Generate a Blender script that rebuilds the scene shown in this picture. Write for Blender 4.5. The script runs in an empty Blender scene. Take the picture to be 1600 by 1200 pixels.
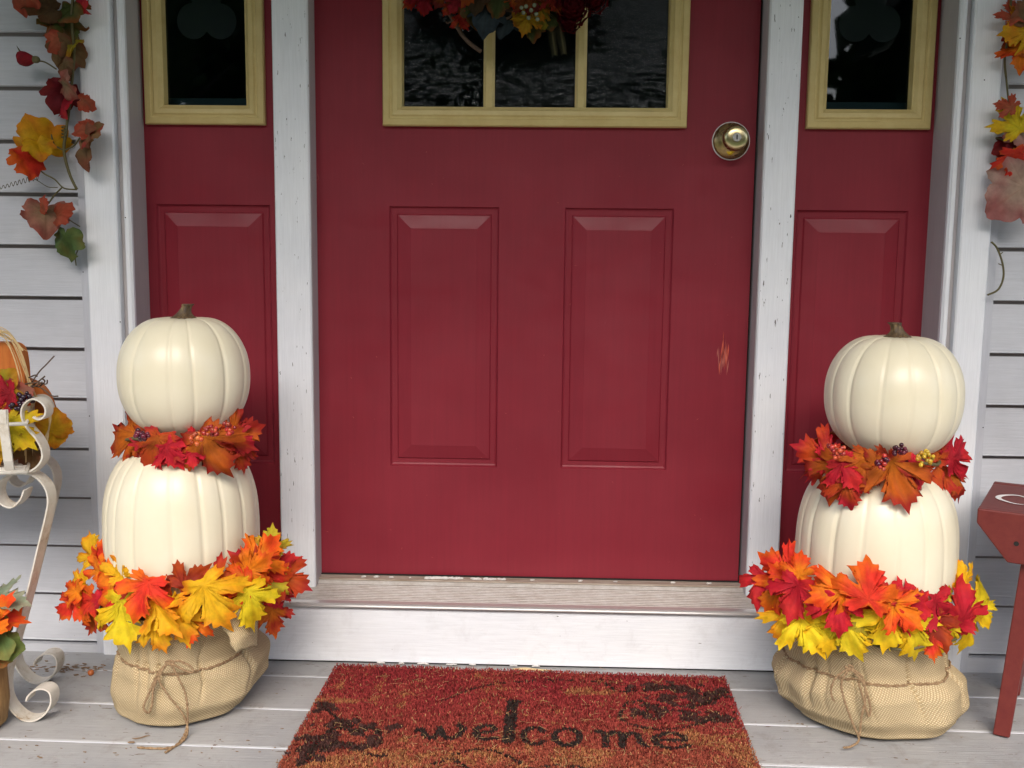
import bpy, math, random
from mathutils import Vector, Matrix, noise
R = math.radians
scn = bpy.context.scene
col = scn.collection
# ------------------------------------------------------------------ camera, sky, sun, exposure
CAM = Vector((0.02495, -2.05394, 0.825)); YAW, PITCH, ROLL, FPX = 0.02896, 0.12198, 0.010886, 1527.67
fw = Vector((-math.sin(YAW)*math.cos(PITCH), math.cos(YAW)*math.cos(PITCH), -math.sin(PITCH)))
_r = fw.cross(Vector((0, 0, 1))).normalized(); _u = _r.cross(fw)
rt = math.cos(ROLL)*_r + math.sin(ROLL)*_u; up = -math.sin(ROLL)*_r + math.cos(ROLL)*_u
cd = bpy.data.cameras.new('camera'); cam = bpy.data.objects.new('camera', cd); col.objects.link(cam)
cd.sensor_width = 36; cd.lens = 36*FPX/1600; cd.clip_start = .05; cd.clip_end = 300
m = Matrix((rt, up, -fw)).transposed().to_4x4(); m.translation = CAM; cam.matrix_world = m
scn.camera = cam
w = bpy.data.worlds.new('World'); scn.world = w; w.use_nodes = True
SUN_EL, SUN_AZ = R(45), R(-8)          # azimuth measured from straight in front of the door
bg = w.node_tree.nodes['Background']; sky = w.node_tree.nodes.new('ShaderNodeTexSky')
sky.sky_type = 'NISHITA'; sky.sun_disc = False; sky.sun_elevation = SUN_EL; sky.sun_rotation = math.pi + SUN_AZ
sky.air_density = 1.0; sky.dust_density = 3.0; sky.ozone_density = 1.0
w.node_tree.links.new(sky.outputs[0], bg.inputs[0]); bg.inputs[1].default_value = .15
sl = bpy.data.lights.new('sun', 'SUN'); sun = bpy.data.objects.new('sun', sl); col.objects.link(sun)
sl.energy = 1.5; sl.angle = R(42); sl.color = (1, .95, .88)
sd = Vector((math.sin(SUN_AZ)*math.cos(SUN_EL), -math.cos(SUN_AZ)*math.cos(SUN_EL), math.sin(SUN_EL)))
sun.rotation_euler = sd.to_track_quat('Z', 'Y').to_euler()
scn.view_settings.view_transform = 'Standard'; scn.view_settings.look = 'None'
scn.view_settings.exposure = 1.22; scn.view_settings.gamma = 1

# ------------------------------------------------------------------ helpers
def ray(px, py): return fw + rt*((px-800)/FPX) - up*((py-600)/FPX)
def P(px, py, y):                 # measured photo point -> world point at depth y
    d = ray(px, py); return CAM + d*((y-CAM.y)/d.y)
def G(px, py, z=0.0):             # measured photo point -> world point on a level plane
    d = ray(px, py); return CAM + d*((z-CAM.z)/d.z)
PX = .00113                       # metres per photo pixel at the pumpkins

class MB:
    def __init__(s): s.v = []; s.f = []; s.m = []; s.c = []; s.uv = {}
    def add(s, vs, fs, mi=0, cs=None):
        o = len(s.v); s.v += [Vector(a) for a in vs]; s.f += [tuple(i+o for i in f) for f in fs]; s.m += [mi]*len(fs)
        s.c += cs if cs else [(1, 1, 1)]*len(vs)
    def box(s, a, b, mi=0, bev=0):
        x0, y0, z0 = a; x1, y1, z1 = b
        if bev:
            e = bev; vs = []; 
            for (ix, iy, iz) in [(i, j, k) for i in (0, 1) for j in (0, 1) for k in (0, 1)]:
                X = (x0, x1)[ix]; Y = (y0, y1)[iy]; Z = (z0, z1)[iz]; sx = e if ix == 0 else -e; sy = e if iy == 0 else -e; sz = e if iz == 0 else -e
                vs += [(X, Y+sy, Z+sz), (X+sx, Y, Z+sz), (X+sx, Y+sy, Z)]
            q = lambda i, j, k, n: (i*4+j*2+k)*3+n
            fs = []
            for i in (0, 1): fs.append((q(i,0,0,0), q(i,1,0,0), q(i,1,1,0), q(i,0,1,0)))
            for j in (0, 1): fs.append((q(0,j,0,1), q(1,j,0,1), q(1,j,1,1), q(0,j,1,1)))
            for k in (0, 1): fs.append((q(0,0,k,2), q(1,0,k,2), q(1,1,k,2), q(0,1,k,2)))
            for i in (0, 1):
                for j in (0, 1): fs.append((q(i,j,0,0), q(i,j,0,1), q(i,j,1,1), q(i,j,1,0)))
            for i in (0, 1):
                for k in (0, 1): fs.append((q(i,0,k,0), q(i,0,k,2), q(i,1,k,2), q(i,1,k,0)))
            for j in (0, 1):
                for k in (0, 1): fs.append((q(0,j,k,1), q(0,j,k,2), q(1,j,k,2), q(1,j,k,1)))
            for i in (0, 1):
                for j in (0, 1):
                    for k in (0, 1): fs.append((q(i,j,k,0), q(i,j,k,1), q(i,j,k,2)))
            s.add(vs, fs, mi); return
        vs = [(x, y, z) for x in (x0, x1) for y in (y0, y1) for z in (z0, z1)]
        s.add(vs, [(0,1,3,2), (4,6,7,5), (0,4,5,1), (2,3,7,6), (0,2,6,4), (1,5,7,3)], mi)
    def tube(s, pts, rad, n=8, mi=0, cap=True):
        pts = [Vector(p) for p in pts]; k = len(pts)
        if not isinstance(rad, (list, tuple)): rad = [rad]*k
        t0 = (pts[1]-pts[0]).normalized(); a = t0.orthogonal().normalized(); vs = []; fs = []
        for i, p in enumerate(pts):
            t = (pts[min(i+1, k-1)]-pts[max(i-1, 0)]).normalized()
            a = (a - t*a.dot(t)).normalized(); b = t.cross(a)
            for j in range(n):
                th = 2*math.pi*j/n; vs.append(p + (a*math.cos(th)+b*math.sin(th))*rad[i])
        for i in range(k-1):
            for j in range(n): fs.append((i*n+j, i*n+(j+1) % n, (i+1)*n+(j+1) % n, (i+1)*n+j))
        if cap: fs += [tuple(range(n))[::-1], tuple(range((k-1)*n, k*n))]
        s.add(vs, fs, mi)
    def strap(s, pts, wid, th, wv=Vector((0, 1, 0)), mi=0):      # flat bar following a path
        pts = [Vector(p) for p in pts]; k = len(pts); vs = []; fs = []
        for i, p in enumerate(pts):
            t = (pts[min(i+1, k-1)]-pts[max(i-1, 0)]).normalized(); n = t.cross(wv).normalized()
            e = th*.3
            for a, b in ((-1,-1), (1,-1), (1,1), (-1,1)):
                vs.append(p + wv*(a*wid/2) + n*(b*th/2))
        for i in range(k-1):
            for j in range(4): fs.append((i*4+j, i*4+(j+1) % 4, (i+1)*4+(j+1) % 4, (i+1)*4+j))
        fs += [(0,1,2,3), (4*k-4, 4*k-3, 4*k-2, 4*k-1)]
        s.add(vs, fs, mi)
    def ball(s, c, r, mi=0, nu=10, nv=7, sc=(1,1,1), cc=None):
        vs = []; fs = []
        for i in range(nv+1):
            ph = math.pi*i/nv
            for j in range(nu):
                th = 2*math.pi*j/nu
                vs.append(Vector(c)+Vector((r*sc[0]*math.sin(ph)*math.cos(th), r*sc[1]*math.sin(ph)*math.sin(th), r*sc[2]*math.cos(ph))))
        for i in range(nv):
            for j in range(nu): fs.append((i*nu+j, (i+1)*nu+j, (i+1)*nu+(j+1) % nu, i*nu+(j+1) % nu))
        s.add(vs, fs, mi, [cc]*len(vs) if cc else None)
    def prism(s, poly, y0, y1, mi=0):         # poly of (x,z)
        n = len(poly); vs = [(x, y0, z) for x, z in poly]+[(x, y1, z) for x, z in poly]
        s.add(vs, [tuple(range(n)), tuple(range(2*n-1, n-1, -1))]+[(i, i+n, (i+1) % n+n, (i+1) % n) for i in range(n)], mi)
    def rings(s, x0, x1, z0, z1, prof, mi=0, fill=True):   # nested rectangles: prof = [(inset, y), ...]
        vs = []; fs = []
        for d, y in prof: vs += [(x0+d, y, z0+d), (x1-d, y, z0+d), (x1-d, y, z1-d), (x0+d, y, z1-d)]
        for i in range(len(prof)-1):
            for j in range(4): fs.append((i*4+j, i*4+(j+1) % 4, i*4+4+(j+1) % 4, i*4+4+j))
        if fill: k = len(prof)*4-4; fs.append((k, k+1, k+2, k+3))
        s.add(vs, fs, mi)
    def build(s, name, mats, parent=None, origin=None, smooth=False, fix=True, **tags):
        if not isinstance(mats, (list, tuple)): mats = [mats]
        o_ = Vector(origin) if origin is not None else (world_loc(parent) if parent else Vector())
        me = bpy.data.meshes.new(name)
        me.from_pydata([v-o_ for v in s.v], [], s.f)
        for m_ in mats: me.materials.append(m_)
        if len(mats) > 1: me.polygons.foreach_set('material_index', s.m)
        ca = me.color_attributes.new('Col', 'FLOAT_COLOR', 'POINT')
        flat = []
        for c in s.c: flat += [c[0], c[1], c[2], 1]
        ca.data.foreach_set('color', flat)
        if s.uv:
            ul = me.uv_layers.new(name='UVMap')
            for l in me.loops:
                ul.data[l.index].uv = s.uv.get(l.vertex_index, (0, 0))
        if smooth: me.polygons.foreach_set('use_smooth', [True]*len(me.polygons))
        me.update()
        if fix:
            import bmesh
            bm = bmesh.new(); bm.from_mesh(me); bmesh.ops.recalc_face_normals(bm, faces=bm.faces); bm.to_mesh(me); bm.free()
        o = bpy.data.objects.new(name, me); col.objects.link(o)
        if parent: o.parent = parent; o.location = o_-world_loc(parent)
        else: o.location = o_
        tag(o, **tags)
        return o
def world_loc(o):
    v = Vector(o.location)
    while o.parent: o = o.parent; v += o.location
    return v
def tag(o, label=None, cat=None, group=None, kind=None):
    for k, v in (('label', label), ('category', cat), ('group', group), ('kind', kind)):
        if v: o[k] = v
    return o
def thing(name, loc, label, cat, group=None):
    o = bpy.data.objects.new(name, None); o.empty_display_size = .05; col.objects.link(o); o.location = loc
    return tag(o, label, cat, group)

# ------------------------------------------------------------------ materials
def mat(name, base=(.5,.5,.5), rough=.5, spec=.5, metal=0):
    m_ = bpy.data.materials.new(name); m_.use_nodes = True; nt = m_.node_tree; b = nt.nodes['Principled BSDF']
    b.inputs['Base Color'].default_value = (*base, 1); b.inputs['Roughness'].default_value = rough
    b.inputs['Specular IOR Level'].default_value = spec; b.inputs['Metallic'].default_value = metal
    return m_, nt, b
def N(nt, t, **kw):
    n = nt.nodes.new(t)
    for k, v in kw.items():
        if k.startswith('i_'): n.inputs[k[2:].replace('_', ' ')].default_value = v
        else: setattr(n, k, v)
    return n
def coords(nt, scale=(1,1,1), kind='Object'):
    tc = N(nt, 'ShaderNodeTexCoord'); mp = N(nt, 'ShaderNodeMapping'); mp.inputs['Scale'].default_value = scale
    nt.links.new(tc.outputs[kind], mp.inputs[0]); return mp.outputs[0]
def noise_n(nt, co, scale, detail=4, rough=.6, dist=0):
    n = N(nt, 'ShaderNodeTexNoise'); n.inputs['Scale'].default_value = scale; n.inputs['Detail'].default_value = detail
    n.inputs['Roughness'].default_value = rough; n.inputs['Distortion'].default_value = dist
    nt.links.new(co, n.inputs['Vector']); return n.outputs[0]
def ramp(nt, src, stops):
    r = N(nt, 'ShaderNodeValToRGB'); e = r.color_ramp.elements
    while len(e) < len(stops): e.new(.5)
    for i, (p, c) in enumerate(stops):
        e[i].position = p; e[i].color = (*c, 1) if isinstance(c, tuple) else (c, c, c, 1)
    nt.links.new(src, r.inputs[0]); return r.outputs[0]
def mix(nt, fac, a, b, mode='MIX'):
    n = N(nt, 'ShaderNodeMix', data_type='RGBA', blend_type=mode)
    for i, v in ((0, fac), (6, a), (7, b)):
        if isinstance(v, tuple): n.inputs[i].default_value = (*v, 1)
        elif isinstance(v, (int, float)): n.inputs[i].default_value = v
        else: nt.links.new(v, n.inputs[i])
    return n.outputs[2]
def bump(nt, b, h, strength=.3, dist=.002, prev=None):
    n = N(nt, 'ShaderNodeBump'); n.inputs['Strength'].default_value = strength; n.inputs['Distance'].default_value = dist
    nt.links.new(h, n.inputs['Height'])
    if prev: nt.links.new(prev, n.inputs['Normal'])
    nt.links.new(n.outputs[0], b.inputs['Normal']); return n.outputs[0]

def painted(name, c, c2, grain=(3, 3, 60), chips=None, rough=.55, chipc=(.10,.09,.08), bs=.25, dirt=None):
    m_, nt, b = mat(name, c, rough, .4)
    g = noise_n(nt, coords(nt, grain), 6, 5, .65)
    big = noise_n(nt, coords(nt), 5, 4, .6)
    fac = ramp(nt, big, [(.35, 0.0), (.7, 1.0)])
    cc = mix(nt, fac, c, c2)
    fine = ramp(nt, g, [(.3, .9), (.7, 1.06)])
    cc = mix(nt, .7, cc, fine, 'MULTIPLY')
    if dirt:
        d = noise_n(nt, coords(nt, (7, 7, 7)), 2.5, 8, .75, .4)
        cc = mix(nt, ramp(nt, d, [(.52, 0.0), (.75, .6)]), cc, dirt)
    if chips:
        ch = noise_n(nt, coords(nt, chips[0]), chips[1], 3, .7)
        k = ramp(nt, ch, [(chips[2], 0.0), (chips[2]+.012, 1.0)])
        cc = mix(nt, k, cc, chipc)
    nt.links.new(cc, b.inputs['Base Color'])
    bump(nt, b, g, bs, .0015)
    return m_
M = {}
M['siding'] = painted('siding_paint', (.46,.47,.50), (.54,.55,.58), (2.5, 3, 55), chips=((6,6,6), 16, .765), bs=.35)
M['trim'] = painted('trim_paint', (.74,.76,.80), (.82,.835,.86), (55, 50, 2.0), chips=((30,30,7), 5, .735), bs=.3)
M['strip'] = painted('siding_channel_paint', (.44,.45,.49), (.52,.53,.57), (50, 50, 2.5), bs=.2)
M['trim_worn'] = painted('worn_post_paint', (.74,.755,.79), (.82,.83,.85), (60, 60, 2.5), chips=((34,34,6), 5, .682), bs=.3)
M['jamb'] = painted('jamb_paint', (.42,.39,.40), (.48,.45,.45), (50, 50, 2.5), chips=((30,30,8), 5, .74), bs=.3)
M['riser'] = painted('riser_paint', (.80,.82,.86), (.86,.875,.90), (2.5, 50, 45), chips=((6,30,30), 5, .74), bs=.3, dirt=(.62,.62,.64))
M['deck'] = painted('deck_paint', (.30,.30,.305), (.385,.38,.375), (1.6, 38, 38), chips=((4,16,16), 6, .66), bs=.8, chipc=(.15,.11,.085), dirt=(.19,.165,.14), rough=.62)
M['deck_edge'] = painted('deck_edge_lit_paint', (.52,.53,.57), (.42,.42,.44), (3, 30, 30), bs=.3, dirt=(.3,.27,.24))
M['ceiling'] = painted('ceiling_paint', (.55,.55,.55), (.6,.6,.6))
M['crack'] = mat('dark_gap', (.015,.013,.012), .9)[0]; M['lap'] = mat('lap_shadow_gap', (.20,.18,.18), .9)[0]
M['interior'] = mat('interior_dark', (.06,.07,.085), .9)[0]
M['sill_in'] = mat('interior_sill', (.035,.10,.11), .6)[0]

def door_paint():
    m_, nt, b = mat('door_paint', (.2,.02,.03), .45, .28)
    big = noise_n(nt, coords(nt), 3.5, 3)
    c = mix(nt, ramp(nt, big, [(.3, 0.0), (.7, 1.0)]), (.205,.015,.027), (.255,.024,.038))
    st = noise_n(nt, coords(nt, (22, 5, 3.2)), 7, 5, .75)
    c = mix(nt, ramp(nt, st, [(.69, 0.0), (.78, .35)]), c, (.45,.22,.22)); vs_ = noise_n(nt, coords(nt, (30, 5, 1.2)), 4, 6, .7); c = mix(nt, .45, c, ramp(nt, vs_, [(.3, .84), (.7, 1.1)]), 'MULTIPLY')
    nt.links.new(c, b.inputs['Base Color'])
    rr = noise_n(nt, coords(nt, (1, 1, 2)), 9, 5)
    nt.links.new(ramp(nt, rr, [(.3, .34), (.7, .52)]), b.inputs['Roughness'])
    f = noise_n(nt, coords(nt, (25, 25, 25)), 14, 3)
    bump(nt, b, f, .10, .001)
    return m_
M['door'] = door_paint()
def frame_mat():
    m_, nt, b = mat('cream_frame', (.55,.42,.17), .45, .4)
    big = noise_n(nt, coords(nt, (8,8,8)), 3, 6, .7)
    c = mix(nt, ramp(nt, big, [(.35, 0.0), (.7, 1.0)]), (.64,.51,.22), (.57,.43,.17))
    d = noise_n(nt, coords(nt, (14,14,14)), 5, 8, .8)
    c = mix(nt, ramp(nt, d, [(.66, 0.0), (.74, .8)]), c, (.12,.07,.03))
    nt.links.new(c, b.inputs['Base Color']); bump(nt, b, d, .15, .001); return m_
M['frame'] = frame_mat()
def glass_mat(name, hammer):
    m_ = bpy.data.materials.new(name); m_.use_nodes = True; nt = m_.node_tree; nt.nodes.clear()
    out = N(nt, 'ShaderNodeOutputMaterial'); mx = N(nt, 'ShaderNodeMixShader'); tr = N(nt, 'ShaderNodeBsdfTransparent'); gl = N(nt, 'ShaderNodeBsdfGlossy')
    tr.inputs[0].default_value = (.5,.55,.57,1); gl.inputs[0].default_value = (.9,.95,1,1); gl.inputs['Roughness'].default_value = .06 if hammer else .02
    fr = N(nt, 'ShaderNodeFresnel'); fr.inputs[0].default_value = 1.5
    nt.links.new(fr.outputs[0], mx.inputs[0]); nt.links.new(tr.outputs[0], mx.inputs[1]); nt.links.new(gl.outputs[0], mx.inputs[2])
    nt.links.new(mx.outputs[0], out.inputs[0])
    if hammer:
        h = noise_n(nt, coords(nt, (1,1,1)), 60, 3, .6, 2.5)
        bp = N(nt, 'ShaderNodeBump'); bp.inputs['Strength'].default_value = .75; bp.inputs['Distance'].default_value = .0015
        nt.links.new(h, bp.inputs['Height']); nt.links.new(bp.outputs[0], gl.inputs['Normal']); nt.links.new(bp.outputs[0], fr.inputs['Normal'])
    return m_
M['glass_h'] = glass_mat('hammered_glass', True); M['glass'] = glass_mat('clear_glass', False)
def brass():
    m_, nt, b = mat('aged_brass', (.45,.3,.1), .3, .5, 1)
    n = noise_n(nt, coords(nt, (1,1,1)), 55, 5, .7)
    c = mix(nt, ramp(nt, n, [(.45, 0.0), (.6, 1.0)]), (.30,.20,.10), (.42,.30,.12))
    nt.links.new(c, b.inputs['Base Color']); nt.links.new(ramp(nt, n, [(.3, .22), (.7, .42)]), b.inputs['Roughness']); return m_
M['brass'] = brass()
M['brass_face'] = mat('polished_brass', (.70,.58,.32), .28, .5, 1)[0]
M['brass_bare'] = mat('bright_brass', (.75,.55,.05), .4, .5, 1)[0]
M['nickel'] = mat('lock_nickel', (.5,.5,.48), .35, .5, 1)[0]
def alu():
    m_, nt, b = mat('worn_aluminium', (.5,.49,.47), .45, .5, .55)
    n = noise_n(nt, coords(nt, (8, 14, 14)), 5, 8, .8)
    nt.links.new(mix(nt, ramp(nt, n, [(.35, 0.0), (.7, 1.0)]), (.62,.60,.58), (.40,.35,.31)), b.inputs['Base Color']); return m_
M['alu'] = alu(); M['groove'] = mat('groove_dark', (.10,.08,.065), .9)[0]; M['alu_lip'] = mat('aluminium_lip', (.72,.71,.70), .32, .5, .7)[0]  # darker colour in the grooves between the threshold ridges
def pumpkin_mat():
    m_, nt, b = mat('cream_pumpkin', (.80,.72,.52), .34, .5)
    n = noise_n(nt, coords(nt, (1,1,1)), 8, 4)
    nt.links.new(mix(nt, ramp(nt, n, [(.3, 0.0), (.7, 1.0)]), (.73,.66,.48), (.77,.71,.545)), b.inputs['Base Color'])
    f = noise_n(nt, coords(nt, (1,1,1)), 60, 3); bump(nt, b, f, .06, .002)
    b.inputs['Subsurface Weight'].default_value = .0
    return m_
M['pumpkin'] = pumpkin_mat()
def stem_mat():
    m_, nt, b = mat('stem', (.2,.13,.05), .6)
    n = noise_n(nt, coords(nt, (40,40,8)), 5, 6, .7)
    nt.links.new(ramp(nt, n, [(.35, (.045,.028,.018)), (.55, (.12,.075,.035)), (.72, (.34,.23,.09))]), b.inputs['Base Color']); bump(nt, b, n, .5, .002); return m_
M['stem'] = stem_mat()
def burlap():
    m_, nt, b = mat('burlap', (.45,.33,.17), .9, .1)
    tc = N(nt, 'ShaderNodeTexCoord'); 
    hs = []
    for rot in (R(35), R(125)):
        mp = N(nt, 'ShaderNodeMapping'); mp.inputs['Rotation'].default_value = (0, 0, rot); nt.links.new(tc.outputs['UV'], mp.inputs[0])
        wv = N(nt, 'ShaderNodeTexWave'); wv.inputs['Scale'].default_value = 92; wv.inputs['Distortion'].default_value = 1.0; wv.inputs['Detail'].default_value = 2; wv.inputs['Detail Scale'].default_value = 1
        nt.links.new(mp.outputs[0], wv.inputs[0]); hs.append(wv.outputs[1])
    mm = N(nt, 'ShaderNodeMath', operation='MULTIPLY'); nt.links.new(hs[0], mm.inputs[0]); nt.links.new(hs[1], mm.inputs[1])
    c = ramp(nt, mm.outputs[0], [(.0, (.36,.27,.15)), (.28, (.55,.44,.27)), (1, (.68,.57,.39))])
    n = noise_n(nt, coords(nt), 9, 5); c = mix(nt, .5, c, ramp(nt, n, [(.3, (.85,.82,.76)), (.7, (1.05,1.04,1.0))]), 'MULTIPLY')
    nt.links.new(c, b.inputs['Base Color']); bump(nt, b, mm.outputs[0], .7, .0016); return m_
M['burlap'] = burlap()
def twine():
    m_, nt, b = mat('jute_twine', (.25,.16,.09), .9, .1)
    n = noise_n(nt, coords(nt, (1,1,1)), 260, 3); nt.links.new(ramp(nt, n, [(.3, (.16,.095,.05)), (.7, (.38,.26,.15))]), b.inputs['Base Color']); bump(nt, b, n, .8, .001); return m_
M['twine'] = twine()
def attr_mat(name, rough=.66, trans=.28, bscale=60, vary=.28, spec=.2):
    m_, nt, b = mat(name, (1,1,1), rough, spec)
    a = N(nt, 'ShaderNodeAttribute', attribute_name='Col')
    n = noise_n(nt, coords(nt), bscale, 4, .65)
    c = mix(nt, 1.0, a.outputs[0], ramp(nt, n, [(.3, 1-vary), (.7, 1+vary*.3)]), 'MULTIPLY')
    nt.links.new(c, b.inputs['Base Color'])
    if bscale: bump(nt, b, n, .25, .002)
    if trans:
        out = nt.nodes['Material Output']; mx = N(nt, 'ShaderNodeMixShader'); mx.inputs[0].default_value = trans; tl = N(nt, 'ShaderNodeBsdfTranslucent')
        nt.links.new(c, tl.inputs[0]); nt.links.new(b.outputs[0], mx.inputs[1]); nt.links.new(tl.outputs[0], mx.inputs[2]); nt.links.new(mx.outputs[0], out.inputs[0])
    return m_
M['leaf'] = attr_mat('silk_leaf')
M['berry'] = attr_mat('glossy_berry', .22, 0, 40, .2, .6)
M['coir'] = attr_mat('coir_fibre', .9, 0, 500, .4, .1)
M['twig'] = mat('dry_twig', (.09,.055,.035), .8)[0]
M['vine'] = mat('vine_stem', (.10,.085,.03), .7)[0]
def rusty_white():
    m_, nt, b = mat('rusty_cream_iron', (.7,.66,.58), .5, .4)
    n = noise_n(nt, coords(nt, (1,1,1)), 26, 8, .75)
    nt.links.new(ramp(nt, n, [(.50, (.62,.58,.51)), (.63, (.50,.44,.35)), (.68, (.22,.11,.04))]), b.inputs['Base Color']); bump(nt, b, n, .2, .001); return m_
M['iron'] = rusty_white()
def bench_mat():
    m_, nt, b = mat('barn_red_paint', (.3,.05,.04), .5, .4)
    n = noise_n(nt, coords(nt, (12,12,12)), 4, 7, .75)
    c = mix(nt, ramp(nt, n, [(.3, 0.0), (.7, 1.0)]), (.125,.016,.014), (.165,.027,.020))
    d = noise_n(nt, coords(nt, (9,9,9)), 9, 5, .8)
    c = mix(nt, ramp(nt, d, [(.70, 0.0), (.73, 1.0)]), c, (.06,.03,.025))
    nt.links.new(c, b.inputs['Base Color']); bump(nt, b, n, .2, .002); return m_
M['bench'] = bench_mat()
def woodm(name, a, b_, sc=(30,30,4)):
    m_, nt, b = mat(name, a, .6, .3)
    n = noise_n(nt, coords(nt, sc), 4, 6, .7); nt.links.new(mix(nt, ramp(nt, n, [(.35, 0.0), (.7, 1.0)]), a, b_), b.inputs['Base Color']); bump(nt, b, n, .35, .002); return m_
M['orange_wood'] = woodm('orange_painted_wood', (.52,.16,.03), (.40,.10,.015))
M['wicker'] = woodm('weathered_wicker', (.45,.36,.28), (.22,.15,.10))
M['raffia'] = woodm('raffia', (.62,.46,.24), (.48,.33,.15))
M['bark'] = woodm('planter_bark', (.36,.22,.09), (.18,.09,.03))
M['splinter'] = mat('pale_splinter', (.60,.45,.24), .8)[0]
M['sillwood'] = woodm('worn_sill_wood', (.46,.40,.34), (.24,.18,.13), (4,30,30)); M['caulk'] = mat('old_caulk', (.62,.60,.58), .7)[0]
M['white'] = mat('white_lettering', (.78,.76,.74), .6)[0]
M['scuff'] = mat('pale_scuff', (.46,.13,.10), .6)[0]
M['scuff_o'] = mat('orange_scuff', (.62,.10,.05), .5)[0]
M['decal'] = mat('grey_decal', (.11,.12,.12), .8)[0]
M['dirt'] = mat('dried_debris', (.22,.14,.08), .9)[0]
def lawn_mat():
    m_, nt, b = mat('lawn_green', (.05,.09,.03), .9)
    n = noise_n(nt, coords(nt), 3, 8, .7); nt.links.new(mix(nt, n, (.03,.06,.02), (.07,.11,.035)), b.inputs['Base Color']); return m_
M['lawn'] = lawn_mat()
M['tree_leaf'] = attr_mat('tree_foliage', .6, .2, 3, .3)
M['tree_bark'] = mat('tree_bark', (.09,.06,.04), .9)[0]

# ------------------------------------------------------------------ setting: lawn, deck
mb = MB(); mb.box((-90, -120, -.55), (90, 40, -.45)); mb.build('lawn', M['lawn'], kind='structure')
DT = R(-1.0)                                  # boards run a touch off the wall line
def dk(x, y): return (x*math.cos(DT)-y*math.sin(DT), x*math.sin(DT)+y*math.cos(DT))
mb = MB()
yb = -.197+.146
k = 0
while yb > -1.9:
    a, b_ = yb, yb-.146
    # board with eased edges: a rounded front lip in pale paint with caught skylight coloured in, shallow groove behind
    prof = [(a-.0035, -.006, 1), (a-.0045, -.0012, 1), (a-.008, 0, 0), (b_+.003, 0, 0), (b_+.0005, -.0014, 1), (b_-.0012, -.004, 1), (b_-.0035, -.006, 1)]
    vs = []; x0, x1 = -2.6, 2.8; nx = 24
    for i in range(nx+1):
        for (yy, zz, mi) in prof:
            x = x0+(x1-x0)*i/nx; X, Y = dk(x, yy); vs.append((X, Y, zz + .0006*noise.noise(Vector((x*3, yy*9, k)))))
    npf = len(prof)
    for j in range(npf-1):
        mb.add(vs if j == 0 else [], [], 0)
        base = len(mb.v)-len(vs) if j == 0 else base
        for i in range(nx):
            mb.f.append((base+i*npf+j, base+(i+1)*npf+j, base+(i+1)*npf+j+1, base+i*npf+j+1)); mb.m.append(1 if prof[j][2] and prof[j+1][2] else 0)
    yb -= .146; k += 1
mb.box((-2.6, -1.93, -.5), (2.8, -1.90, .0), 0); mb.box((-2.6, -1.9, -.05), (2.8, .05, -.02), 2)
mb.build('porch_deck', [M['deck'], M['deck_edge'], M['crack']], kind='structure')

# ------------------------------------------------------------------ house front
house = thing('house', (0, 0, 0), 'pale grey clapboard house front with white trim around a red entrance', 'house')
# siding
def siding(x0, x1, z0, ztop):
    mb = MB(); z = z0; rnd = random.Random(int(x0*10)+50)
    n = 60; step = .1038; i = 0
    while z < ztop:
        yb_, yt = -.092, -.080
        joint = rnd.uniform(x0, x1)
        segs = [(x0, x1, 0)]
        if x0 < 0 and i % 3 == 0: segs = [(x0, -1.0-.02*(i % 2), 0), (-1.0-.02*(i % 2)-.004, x1, .0022)]
        for a, b_, off in segs:
            vs = []; nx = max(2, int((b_-a)/.05))
            for q in range(nx+1):
                x = a+(b_-a)*q/nx; wv = .0007*noise.noise(Vector((x*5, i*3.1, 0)))
                vs += [(x, yt-off, z+step-.0072), (x, yb_+.0015-off+wv, z+.004), (x, yb_-off+wv, z+.0015+wv), (x, yb_+.002-off, z), (x, yt+.0008, z+.0005)]
            fs = []
            for q in range(nx):
                for j in range(4): fs.append((q*5+j, (q+1)*5+j, (q+1)*5+j+1, q*5+j+1))
            mb.add(vs, fs)
        z += step; i += 1
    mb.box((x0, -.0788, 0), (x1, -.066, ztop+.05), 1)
    mb.box((x0, -.098, 0.0), (x1, -.078, z0-.006), 0)
    return mb
siding(-2.6, -.902, .023, 2.4).build('siding', [M['siding'], M['lap']], house, fix=True)
siding(.913, 2.8, .037, 2.4).build('siding', [M['siding'], M['lap']], house, fix=True)
# casings (profile extruded up)
def extr(mb, poly, z0, z1, mi=0):      # poly of (x,y)
    n = len(poly); vs = [(x, y, z0) for x, y in poly]+[(x, y, z1) for x, y in poly]
    mb.add(vs, [tuple(range(n)), tuple(range(n, 2*n))]+[(i, (i+1) % n, (i+1) % n+n, i+n) for i in range(n)], mi)
for s, e in ((-1, (-.902, -.886, -.822, -.812, -.798, -.806)), (1, (.913, .896, .838, .828, .815, .816))):
    mb = MB()
    a, b_, c, d, f, g = e
    extr(mb, [(a, -.06), (a, -.099), (b_+s*.0025, -.099), (b_+s*.0025, -.06)], 0, 2.35, 1)
    extr(mb, [(b_, -.06), (b_, -.104), (b_-s*.003, -.107), (c+s*.003, -.107), (c, -.104), (c, -.06)], 0, 2.35)
    mb.build('door_casing', [M['trim'], M['strip']], house)
    mb = MB(); extr(mb, [(c-s*.0005, -.06), (c-s*.0005, -.088), (d, -.088), (d, -.06)], 0.0, 2.34, 1)
    extr(mb, [(d-s*.0005, -.05), (d-s*.0005, -.096), (d-s*.003, -.0985), (f+s*.004, -.0985), (f, -.094), (f, -.086), (g, -.086), (g, -.05)], 0.0, 2.33, 0)
    extr(mb, [(g+s*.001, -.0855), (g+s*.001, .02), (g-s*.0015, .02), (g-s*.0015, -.0855)], .126, 2.3, 1)
    mb.build('door_jamb', [M['trim'], M['jamb']], house)
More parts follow.
